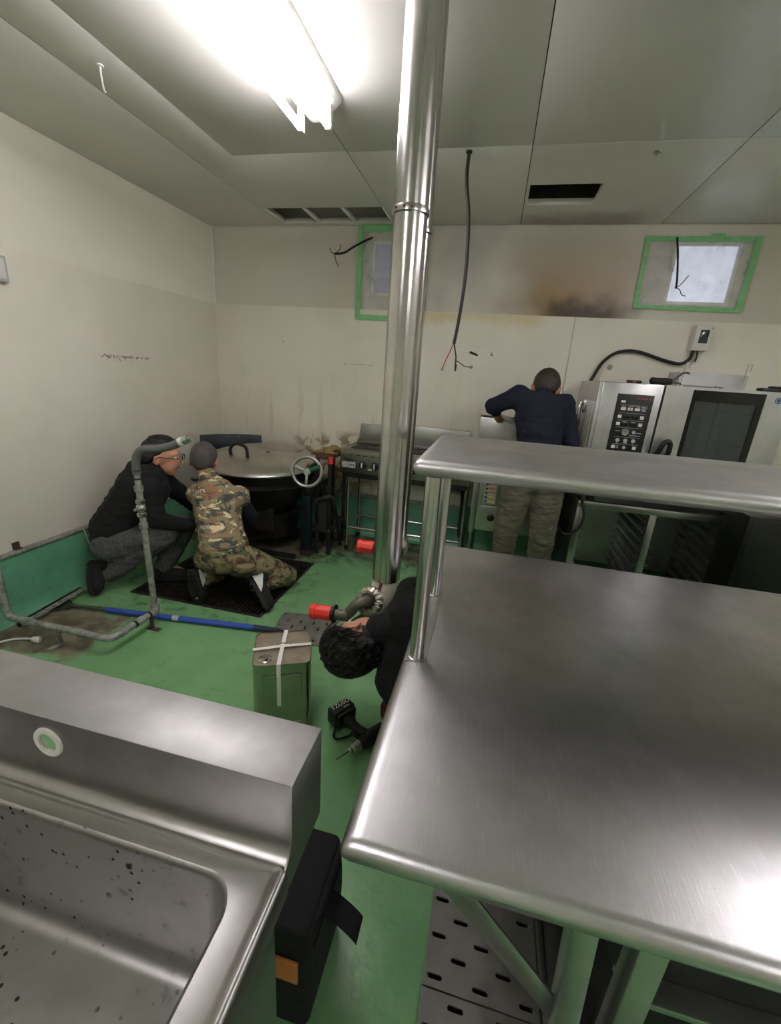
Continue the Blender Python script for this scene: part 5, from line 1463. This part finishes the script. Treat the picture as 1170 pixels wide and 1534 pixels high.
MB().box(1.63, 1.70, 3.16, 3.21, OZ1 + 0.022, OZ1 + 0.034).build('clip', 'black', bt, bevel=0.004)

# ------------------------------------------------------------------ right-hand corner
rg = thing('stock_pot_range', 'low dark gas range with a steel front rail right of the oven stand', 'range', (1.95, 3.4, 0))
MB().box(1.66, 2.30, 3.10, 3.74, 0.08, 0.40).build('body', 'dark_panel', rg, bevel=0.005)
MB().box(1.64, 2.32, 3.06, 3.13, 0.40, 0.445).build('front_rail', 'steel', rg, bevel=0.012, seg=3)
MB().box(1.66, 2.30, 3.13, 3.74, 0.40, 0.44).build('top_frame', 'cast', rg, bevel=0.004)
for x in (1.75, 1.88, 2.02):
    MB().box(x, x + 0.02, 3.14, 3.70, 0.44, 0.475).build('pan_support', 'cast', rg, bevel=0.003)
MB().cyl((1.72, 3.055, 0.30), (1.95, 3.055, 0.29), 0.009).build('door_bar', 'chrome', rg)
MB().cyl((1.69, 3.07, 0.20), (2.1, 3.07, 0.19), 0.009).build('lower_bar', 'chrome', rg)
for x in (1.70, 2.26):
    for y in (3.14, 3.70):
        MB().cyl((x, y, 0), (x, y, 0.085), 0.02).build('foot', 'steel_dark', rg)
pt = thing('stock_pot', 'tall aluminium stock pot standing on the low range', 'pot', (1.88, 3.36, 0.475))
MB().lathe([(0.005, 0.476), (0.19, 0.476), (0.205, 0.485), (0.21, 0.50), (0.21, 0.775), (0.216, 0.78), (0.212, 0.786), (0.204, 0.78), (0.204, 0.50), (0.18, 0.486), (0.005, 0.484)], (1.88, 3.36, 0), n=48).build('pot_body', 'alu', pt)
for a in (250, 70):
    c = V((1.88 + 0.21 * math.cos(R_(a)), 3.36 + 0.21 * math.sin(R_(a)), 0.745)); o_ = V((math.cos(R_(a)), math.sin(R_(a)), 0)); s_ = V((-o_.y, o_.x, 0))
    MB().tube(spline([c - s_ * 0.05, c - s_ * 0.05 + o_ * 0.035, c + s_ * 0.05 + o_ * 0.035, c + s_ * 0.05], 5), 0.006, 8).build('pot_handle', 'chrome', pt)
dc = thing('dark_cabinet', 'dark steel cabinet standing at the end of the range row', 'cabinet', (1.9, 2.9, 0))
MB().box(1.51, 2.25, 2.74, 3.01, 0.06, 0.86).build('body', 'dark_panel', dc, bevel=0.006)
MB().box(1.53, 2.23, 2.735, 2.74, 0.08, 0.84).build('door', 'dark_panel', dc, bevel=0.003)
for x in (1.56, 2.2):
    for y in (2.78, 2.97):
        MB().cyl((x, y, 0), (x, y, 0.062), 0.018).build('foot', 'black', dc)
ct = thing('side_counter', 'steel counter against the wall right of the oven', 'counter', (2.6, 3.5, 0))
MB().box(2.33, 3.2, 3.15, 3.74, 0.90, 0.94).build('top', 'steel', ct, bevel=0.008)
MB().box(2.33, 3.2, 3.70, 3.74, 0.94, 1.12).build('upstand', 'steel', ct, bevel=0.005)
for x in (2.37, 3.15):
    for y in (3.2, 3.69):
        MB().box(x - 0.02, x + 0.02, y - 0.02, y + 0.02, 0, 0.90).build('leg', 'steel', ct, bevel=0.003)
tp = thing('wall_tap', 'small chrome pipe stub on the wall right of the oven', 'tap', (1.98, YB, 1.18))
MB().cyl((1.98, YB, 1.19), (1.98, YB - 0.06, 1.19), 0.012).build('stub', 'chrome', tp)
MB().lathe([(0.024, 0), (0.024, 0.006), (0.013, 0.008)], (1.98, YB, 1.19), (0, -1, 0), 18).build('rose', 'chrome', tp)
MB().tube(spline([(1.98, YB - 0.05, 1.19), (1.98, YB - 0.075, 1.185), (1.98, YB - 0.08, 1.15)], 4), 0.011, 10).build('spout', 'chrome', tp)

# small fixings on the back wall
def wall_plug(x, z, mt, label, r=0.012):
    m = MB().lathe([(r, 0), (r, 0.004), (r * 0.6, 0.008), (r * 0.3, 0.008)], (x, YB, z), (0, -1, 0), 12)
    tag(m.build('wall_fixing', mt), label, 'fixing')
wall_plug(0.47, 1.49, 'grime', 'dark screw boss on the wall beside the bending man', 0.014)
wall_plug(0.84, 1.66, 'inner_pipe', 'grey filled hole on the wall under the arching cable', 0.02)
gw = thing('grease_wire', 'thin wire hanging from a brown plug on the wall by the griddle', 'wire', (-1.14, YB, 0.9))
MB().lathe([(0.014, 0), (0.014, 0.004), (0.006, 0.008)], (-1.135, YB, 1.035), (0, -1, 0), 4).build('plug', 'yellow_grease', gw)
MB().tube(spline([(-1.135, YB - 0.004, 1.03), (-1.15, YB - 0.004, 0.98), (-1.155, YB - 0.004, 0.88)], 4), 0.0025, 6).build('wire', 'galv', gw)

# ------------------------------------------------------------------ people
def head_frame(u, f):
    u = V(u).normalized()
    f = V(f); f = (f - u * f.dot(u)).normalized()
    r = f.cross(u)
    m = Matrix((r, f, u)).transposed()
    return m                              # local x = right, y = forward, z = up

def hand(m, w, d, n, curl=0.5, side=1):
    """palm and five bent fingers; w wrist, d direction, n back-of-hand normal"""
    w = V(w); d = V(d).normalized(); n = V(n); n = (n - d * n.dot(d)).normalized(); s = d.cross(n) * side
    m.capsule(w, 0.024, w + d * 0.03, 0.027)
    for k, o in enumerate((-0.027, -0.009, 0.009, 0.026)):
        m.capsule(w + d * 0.02 + s * o * 0.6, 0.016, w + d * 0.082 + s * o, 0.0125)
    for k, (o, L) in enumerate(((-0.030, 0.062), (-0.010, 0.074), (0.010, 0.080), (0.030, 0.072))):
        b = w + d * 0.085 + s * o
        a1 = curl * 0.8
        d1 = d * math.cos(a1) - n * math.sin(a1)
        c = b + d1 * L * 0.5
        a2 = curl * 1.8
        d2 = d * math.cos(a2) - n * math.sin(a2)
        e = c + d2 * L * 0.32
        a3 = curl * 2.4
        d3 = d * math.cos(a3) - n * math.sin(a3)
        m.capsule(b, 0.0098, c, 0.0092, 10); m.capsule(c, 0.0092, e, 0.0086, 10); m.capsule(e, 0.0086, e + d3 * L * 0.26, 0.0074, 10)
    t0 = w + d * 0.025 + s * 0.026
    t1 = t0 + (d * 0.55 + s * 0.7 - n * 0.3).normalized() * 0.042
    t2 = t1 + (d * 0.85 + s * 0.3 - n * 0.45).normalized() * 0.032
    m.capsule(t0, 0.015, t1, 0.0115, 10); m.capsule(t1, 0.0112, t2, 0.0085, 10)

def person(label, J, head, mats, shoes, hair, hands, base, extra=None, face=True, top_r=1.0, tee=False, glove=None, seed=0.0, leg_r=1.0, cuff=None):
    """J: joints; head=(centre, up, forward); every figure is one continuous body under its clothes"""
    root = thing('person', label, 'person', base)
    hc, hu, hf = V(head[0]), head[1], head[2]
    HM = head_frame(hu, hf)
    HS = 1.12
    H = lambda x, y, z: hc + HM @ (V((x, y, z)) * HS)
    j = {k: V(v) for k, v in J.items()}
    m = MB()
    # trunk and neck
    m.capsule(j['pelvis'], 0.115, j['waist'], 0.105); m.capsule(j['waist'], 0.105, j['chest'], 0.13); m.capsule(j['chest'], 0.125, j['neck'], 0.06)
    m.capsule(j['neck'], 0.058, H(0, -0.012, -0.06), 0.052)
    for s in 'LR':
        m.capsule(j['chest'], 0.10, j['sh' + s], 0.055)
        m.capsule(j['sh' + s], 0.052, j['el' + s], 0.041); m.capsule(j['el' + s], 0.041, j['wr' + s], 0.027)
        m.capsule(j['pelvis'], 0.10, j['hip' + s], 0.092)
        m.capsule(j['hip' + s], 0.09, j['kn' + s], 0.06); m.capsule(j['kn' + s], 0.06, j['an' + s], 0.037)
        m.capsule(j['an' + s], 0.036, j['toe' + s], 0.028)
        hd_ = hands[s]
        hand(m, j['wr' + s], hd_[0], hd_[1], hd_[2], 1 if s == 'L' else -1)
    # skull, jaw, nose, brow, ears
    m.sphere(H(0, -0.008, 0.022), (0.076 * HS, 0.096 * HS, 0.092 * HS), 20, 14, HM)
    m.sphere(H(0, 0.022, -0.03), (0.060 * HS, 0.066 * HS, 0.075 * HS), 18, 12, HM)
    m.capsule(H(0, 0.045, -0.088), 0.026, H(0, 0.055, -0.085), 0.022)
    m.capsule(H(0, 0.090, 0.008), 0.009, H(0, 0.108, -0.028), 0.014)
    for s in (-1, 1):
        m.capsule(H(s * 0.018, 0.083, 0.026), 0.011, H(s * 0.045, 0.070, 0.024), 0.010)
        m.sphere(H(s * 0.079, -0.010, -0.010), (0.010, 0.021, 0.034), 12, 9, HM)
        m.capsule(H(s * 0.074, 0.004, -0.028), 0.008, H(s * 0.083, -0.020, 0.008), 0.009)
    body = link('body', remeshed(m, 'body', 0.0075, 3), 'skin', root)
    for s in (-1, 1):
        e = MB().sphere(H(s * 0.031, 0.075, 0.006), 0.0125, 12, 8).build('eye', 'eye', root)
        MB().sphere(H(s * 0.031, 0.0845, 0.005), 0.0052, 10, 6).build('iris', 'iris', e)
    MB().capsule(H(-0.02, 0.083, -0.058), 0.006, H(0.02, 0.083, -0.058), 0.006, 8).build('mouth', 'lips', root)
    # hair: a cap that sinks under the skin at the hairline
    mb = MB()
    rings = []
    NN, MM = 64, 44
    hm_, thick, low, rough_ = hair
    for i in range(MM + 1):
        t = math.pi * i / MM
        ring = []
        for k in range(NN):
            a = 2 * math.pi * k / NN
            q = max(math.sin(t), 0.002)
            l = V((q * math.cos(a), q * math.sin(a), -math.cos(t)))
            line = l.z - (-0.10 + 0.95 * max(l.y, 0) - (low + 0.5) * max(-l.y, 0))
            line += 0.06 * noise.noise(l * 6 + V((seed, 0, 0)))
            w = min(max(line / 0.16, 0), 1)
            strand = noise.noise(V((l.x * 16, l.y * 16, l.z * 5)) + V((seed, 1, 2))) * rough_ + noise.noise(l * 5) * rough_ * 0.8
            rad = 0.93 + w * (0.07 + thick + strand)
            p = V((l.x * 0.076 * rad, l.y * 0.096 * rad, l.z * (0.092 if l.z > 0 else 0.115) * rad))
            ring.append(hc + HM @ ((p + V((0, -0.008, 0.022))) * HS))
        rings.append(ring)
    mb.loft(rings)
    mb.build('hair', hm_, root, smooth=80)
    # top
    m = MB(); a = 0.022 * top_r
    m.capsule(j['hem'], 0.122 + a, j['waist'], 0.118 + a); m.capsule(j['waist'], 0.115 + a, j['chest'], 0.135 + a); m.capsule(j['chest'], 0.13 + a, j['neck'], 0.062 + a * 0.4)
    for s in 'LR':
        m.capsule(j['chest'], 0.105 + a, j['sh' + s], 0.062 + a * 0.6)
        if tee:
            m.capsule(j['sh' + s], 0.060 + a * 0.5, j['sh' + s].lerp(j['el' + s], 0.15), 0.054 + a * 0.5)
        else:
            m.capsule(j['sh' + s], 0.056 + a * 0.6, j['el' + s], 0.047 + a * 0.5); m.capsule(j['el' + s], 0.047 + a * 0.5, j['wr' + s].lerp(j['el' + s], (cuff or {}).get(s, 0.08)), 0.034 + a * 0.2)
    top = link('shirt', remeshed(m, 'shirt', 0.0095, 4, 0.008, 8, seed, 1.8), mats['top'], root)
    if tee:
        for s in 'LR':
            m = MB()
            m.capsule(j['sh' + s], 0.056 + a * 0.4, j['el' + s], 0.046 + a * 0.4); m.capsule(j['el' + s], 0.046 + a * 0.4, j['wr' + s].lerp(j['el' + s], 0.08), 0.033 + a * 0.2)
            link('undersleeve', remeshed(m, 'undersleeve', 0.009, 3, 0.006, 10, seed, 1.5), mats['sleeve'], root)
    # trousers
    m = MB()
    m.capsule(j['pelvis'], 0.128, j['pelvis'].lerp(j['waist'], 0.3), 0.118)
    for s in 'LR':
        m.capsule(j['pelvis'], 0.118, j['hip' + s], 0.106 * leg_r)
        m.capsule(j['hip' + s], 0.103 * leg_r, j['kn' + s], 0.076 * leg_r); m.capsule(j['kn' + s], 0.076 * leg_r, j['an' + s], 0.060 * leg_r)
    link('trousers', remeshed(m, 'trousers', 0.0095, 4, 0.011, 9, seed + 3, 2.2), mats['legs'], root)
    # shoes
    for s in 'LR':
        heel, toe, nrm = (V(q) for q in shoes[s])
        d = (toe - heel).normalized(); n = (nrm - d * nrm.dot(d)).normalized(); sd = d.cross(n)      # n points from sole up into the foot
        L = (toe - heel).length
        out = []
        for k in range(28):
            t = 2 * math.pi * k / 28
            u = 0.5 - 0.5 * math.cos(t)
            half = 0.036 + 0.013 * math.sin(math.pi * min(max((u - 0.2) / 0.9, 0), 1))
            v = half * (1 if math.sin(t) >= 0 else -1) * min(1, abs(math.sin(t)) ** 0.45)
            out.append((u, v))
        ring = lambda h, q: [heel + d * (L * (0.5 + (u - 0.5) * q)) + sd * (v * q) + n * h for u, v in out]
        so = MB().loft([ring(0.0, 0.96), ring(0.004, 1.0), ring(0.024, 1.0), ring(0.028, 0.97)]).build('shoe_sole', 'sole', root)
        for q in range(6):
            c = heel + d * (L * (0.12 + 0.15 * q))
            MB().bar(c - sd * 0.032 - n * 0.002, c + sd * 0.032 - n * 0.002, 0.014, 0.006, d).build('tread', 'sole', so)
        m = MB()
        m.capsule(heel + d * 0.045 + n * 0.05, 0.040, heel + d * 0.05 + n * 0.085, 0.042)
        m.capsule(heel + d * 0.045 + n * 0.045, 0.042, heel + d * (L * 0.55) + n * 0.045, 0.042)
        m.capsule(heel + d * (L * 0.5) + n * 0.042, 0.044, heel + d * (L - 0.05) + n * 0.036, 0.040)
        up = link('shoe_upper', remeshed(m, 'shoe_upper', 0.007, 3, 0.003, 20, seed), mats['shoe'], root)
        if mats.get('shoe_trim'):
            for q in (-1, 1):
                MB().prism([(0.01, 0.03), (L * 0.55, 0.03), (L * 0.45, 0.055), (0.05, 0.095), (0.02, 0.09)], heel + sd * (q * 0.0445) - sd * (0.0015 if q > 0 else -0.0015) * 0, d, n, 0.003 * (-q)).build('side_panel', mats['shoe_trim'], up)
    return root, H, body, top

# man in the black top, squatting at the wall
A_, HA, _, _ = person('squatting man in a black top, grey joggers and glasses by the wall',
    dict(pelvis=(-2.345, 2.20, 0.36), hem=(-2.335, 2.205, 0.40), waist=(-2.28, 2.23, 0.50), chest=(-2.16, 2.29, 0.68), neck=(-2.11, 2.34, 0.79),
         shL=(-2.16, 2.45, 0.71), shR=(-2.03, 2.20, 0.72), elL=(-2.12, 2.62, 0.55), elR=(-1.995, 2.19, 0.52), wrL=(-2.06, 2.78, 0.36), wrR=(-1.85, 2.36, 0.44),
         hipL=(-2.33, 2.29, 0.33), hipR=(-2.31, 2.14, 0.32), knL=(-1.99, 2.42, 0.40), knR=(-2.00, 2.27, 0.40), anL=(-2.12, 2.36, 0.11), anR=(-2.34, 2.12, 0.12), toeL=(-2.02, 2.42, 0.04), toeR=(-2.38, 2.03, 0.05)),
    ((-2.075, 2.395, 0.885), (0.06, 0.05, 1), (0.88, 0.40, -0.28)),
    dict(top='cloth_black', legs='cloth_grey', shoe='shoe_black'),
    dict(L=((-2.17, 2.31, 0.006), (-1.96, 2.42, 0.006), (0, 0, 1)), R=((-2.45, 2.09, 0.20), (-2.36, 1.985, 0.012), (0.75, 0.35, 0.35))),
    ('hair_black', 0.15, 0.40, 0.08), dict(L=((0.7, 0.2, -0.6), (0, 0, 1), 0.5), R=((0.8, 0.5, -0.4), (0.2, -0.4, 0.9), 0.6)), (-2.2, 2.25, 0), seed=1.0, leg_r=1.1, top_r=1.3)
gl = A_
for s in (-1, 1):
    MB().tube([HA(s * 0.033 + 0.026 * math.cos(2 * math.pi * k / 20), 0.106, 0.004 + 0.019 * math.sin(2 * math.pi * k / 20)) for k in range(20)], 0.0022, 6, closed=True).build('glasses_rim', 'black', gl)
    MB().tube([HA(s * 0.058, 0.105, 0.008), HA(s * 0.080, 0.085, 0.010), HA(s * 0.088, 0.0, 0.012), HA(s * 0.086, -0.015, -0.004)], 0.0024, 6).build('glasses_temple', 'black', gl)
MB().tube([HA(-0.008, 0.106, 0.006), HA(0, 0.112, 0.008), HA(0.008, 0.106, 0.006)], 0.0022, 6).build('glasses_bridge', 'black', gl)
# folded hood of the black top
m = MB()
m.tube(spline([(-2.19, 2.36, 0.845), (-2.22, 2.30, 0.825), (-2.17, 2.24, 0.80), (-2.10, 2.24, 0.79)], 5), [0.035] * 5 + [0.042] * 6 + [0.03] * 5, 12)
link('hood', remeshed(m, 'hood', 0.01, 4, 0.006), 'cloth_black', A_)

# man in camouflage, kneeling in front of the kettle
B_, HB, _, topB = person('kneeling man in a camouflage T-shirt and trousers seen from behind',
    dict(pelvis=(-1.55, 2.24, 0.33), hem=(-1.565, 2.26, 0.38), waist=(-1.62, 2.32, 0.46), chest=(-1.73, 2.45, 0.61), neck=(-1.855, 2.56, 0.725),
         shL=(-1.90, 2.48, 0.625), shR=(-1.60, 2.50, 0.645), elL=(-1.93, 2.66, 0.42), elR=(-1.585, 2.62, 0.44), wrL=(-1.85, 2.82, 0.22), wrR=(-1.82, 2.80, 0.26),
         hipL=(-1.655, 2.25, 0.29), hipR=(-1.445, 2.28, 0.29), knL=(-1.74, 2.56, 0.09), knR=(-1.27, 2.54, 0.09), anL=(-1.715, 2.22, 0.14), anR=(-1.37, 2.33, 0.12), toeL=(-1.69, 2.15, 0.05), toeR=(-1.26, 2.22, 0.05)),
    ((-1.93, 2.62, 0.835), (-0.10, 0.25, 1), (-0.35, 0.85, -0.30)),
    dict(top='camo_shirt', legs='camo_pants', shoe='shoe_black', sleeve='cloth_navy_dark', shoe_trim='shoe_white'),
    dict(L=((-1.735, 2.135, 0.235), (-1.685, 2.125, 0.01), (0.05, 0.99, 0.1)), R=((-1.425, 2.285, 0.17), (-1.225, 2.17, 0.012), (0.25, 0.80, 0.55))),
    ('hair_grey', 0.06, 0.40, 0.03), dict(L=((0.2, 0.8, -0.5), (0, 0.3, 1), 0.4), R=((-0.1, 0.85, -0.5), (0, 0.3, 1), 0.4)), (-1.55, 2.25, 0), tee=True, seed=4.0)
MB().tube(spline([HB(-0.062, -0.035, -0.118), HB(-0.03, -0.082, -0.125), HB(0.03, -0.082, -0.125), HB(0.062, -0.035, -0.118)], 6), 0.011, 8).build('collar', 'cloth_black', B_)
dg = bpy.context.evaluated_depsgraph_get(); dg.update()
bv = BVHTree.FromObject(topB, dg)
def shirt_text(txt, size, c, right, up, look):
    """lettering laid onto the cloth"""
    me = text_mesh(txt, size, 0.0)
    look = V(look).normalized(); right = V(right).normalized(); up = right.cross(-look) * -1; 
    for v in me.vertices:
        p = V(c) + right * v.co.x + V(up) * v.co.y - look * 0.3
        hit = bv.ray_cast(p, look)
        v.co = (hit[0] - look * 0.004) if hit[0] is not None else p + look * 0.3
    link('lettering', me, 'white_plastic', B_)
look = V((-0.25, 0.85, -0.42)).normalized(); rt = V((0.94, 0.30, 0.10)); rt = (rt - look * rt.dot(look)).normalized()
shirt_text('BLEFFY', 0.036, (-1.80, 2.40, 0.655), (rt + V((0, 0, 0.25))).normalized(), None, look)
shirt_text('LNDG', 0.034, (-1.68, 2.28, 0.475), rt, None, look)
# belt piece
MB().tube(spline([(-1.52, 2.135, 0.405), (-1.47, 2.145, 0.42), (-1.42, 2.18, 0.435)], 4), 0.009, 8).build('belt_piece', 'steel_dark', B_)

# man in navy standing at the fryer
C_, HC_, _, _ = person('standing man in a navy sweatshirt and olive trousers leaning over the fryer',
    dict(pelvis=(0.34, 3.0, 0.90), hem=(0.345, 3.0, 0.97), waist=(0.335, 3.01, 1.10), chest=(0.305, 3.06, 1.30), neck=(0.315, 3.11, 1.42),
         shL=(0.16, 3.08, 1.415), shR=(0.45, 3.09, 1.385), elL=(0.005, 3.10, 1.335), elR=(0.535, 3.08, 1.14), wrL=(0.055, 3.33, 1.235), wrR=(0.54, 3.20, 0.94),
         hipL=(0.25, 3.0, 0.86), hipR=(0.43, 3.0, 0.86), knL=(0.205, 2.98, 0.48), knR=(0.45, 2.98, 0.48), anL=(0.215, 3.03, 0.10), anR=(0.47, 3.03, 0.10), toeL=(0.20, 3.16, 0.05), toeR=(0.48, 3.16, 0.05)),
    ((0.335, 3.20, 1.475), (0.05, 0.35, 0.9), (0.05, 0.8, -0.6)),
    dict(top='cloth_navy', legs='cloth_olive', shoe='shoe_black'),
    dict(L=((0.215, 2.965, 0.004), (0.20, 3.235, 0.004), (0, 0, 1)), R=((0.47, 2.965, 0.004), (0.48, 3.235, 0.004), (0, 0, 1))),
    ('hair_brown', 0.05, 0.40, 0.03), dict(L=((0.55, 0.8, 0.08), (0, 0, 1), 0.35), R=((0, 0.5, -0.8), (1, 0, 0), 0.5)), (0.34, 3.0, 0), seed=9.0, leg_r=1.12, cuff=dict(L=0.62))
m = MB()
w = V((0.055, 3.33, 1.235)); d = V((0.55, 0.8, 0.08)).normalized()
hand(m, w + d * 0.006, d, (0, 0, 1), 0.35, 1)
me = remeshed(m, 'glove', 0.006, 2, 0.002, 30)
for v_ in me.vertices: v_.co += v_.normal * 0.0065
link('work_glove', me, 'glove', C_, label='white knit work glove')

# person crouching under the table edge, looking into the floor drain
D_, HD, _, _ = person('black haired person in a dark jacket crouching under the table edge by the pipes',
    dict(pelvis=(0.14, 1.62, 0.34), hem=(0.06, 1.61, 0.38), waist=(0.0, 1.60, 0.43), chest=(-0.17, 1.56, 0.50), neck=(-0.325, 1.495, 0.49),
         shL=(-0.23, 1.37, 0.37), shR=(-0.24, 1.74, 0.55), elL=(-0.14, 1.36, 0.19), elR=(-0.36, 1.86, 0.40), wrL=(-0.10, 1.56, 0.12), wrR=(-0.56, 1.88, 0.22),
         hipL=(0.13, 1.50, 0.30), hipR=(0.14, 1.74, 0.30), knL=(-0.235, 1.50, 0.11), knR=(-0.12, 1.86, 0.16), anL=(0.16, 1.44, 0.09), anR=(0.17, 1.84, 0.10), toeL=(0.24, 1.43, 0.05), toeR=(0.25, 1.85, 0.05)),
    ((-0.415, 1.455, 0.45), (-0.78, -0.42, -0.32), (-0.38, 0.60, 0.02)),
    dict(top='cloth_black', legs='cloth_maroon', shoe='shoe_black'),
    dict(L=((0.12, 1.44, 0.17), (0.26, 1.43, 0.022), (-0.7, 0, 0.5)), R=((0.13, 1.84, 0.17), (0.27, 1.85, 0.022), (-0.7, 0, 0.5))),
    ('hair_black', 0.22, 0.40, 0.14), dict(L=((-0.6, 0.3, -0.5), (0, 0, 1), 0.4), R=((-0.7, 0.3, -0.6), (0, 0, 1), 0.4)), (0.05, 1.6, 0), seed=13.0, top_r=1.5)
# loose strands over the hair cap
m = MB()
HMd = head_frame((-0.78, -0.42, -0.32), (-0.38, 0.60, 0.02))
random.seed(5)
for k in range(900):
    a = random.uniform(0, 2 * math.pi); t = random.uniform(0.05, 0.62) * math.pi
    def sp(a, t, q):
        l = V((math.sin(t) * math.cos(a), math.sin(t) * math.sin(a), math.cos(t)))
        return V((-0.415, 1.455, 0.45)) + HMd @ (V((l.x * 0.076 * q, l.y * 0.096 * q - 0.008, l.z * 0.092 * q + 0.022)) * 1.12)
    if math.cos(t) - (0.1 + 0.72 * max(math.sin(t) * math.sin(a), 0) - 0.8 * max(-math.sin(t) * math.sin(a), 0)) < 0.25: continue
    da = random.uniform(-0.35, 0.35); L = random.uniform(0.25, 0.55)
    pts = [sp(a + da * s / 4, t + L * s / 4, 1.24 + 0.07 * math.sin(math.pi * s / 4) + (0.07 * random.random() if s == 4 else 0)) for s in range(5)]
    m.tube(pts, [0.0016, 0.0022, 0.002, 0.0014, 0.0004], 3, caps=False)
o = m.build('hair_strands', 'hair_black', D_)
o['kind'] = 'stuff'
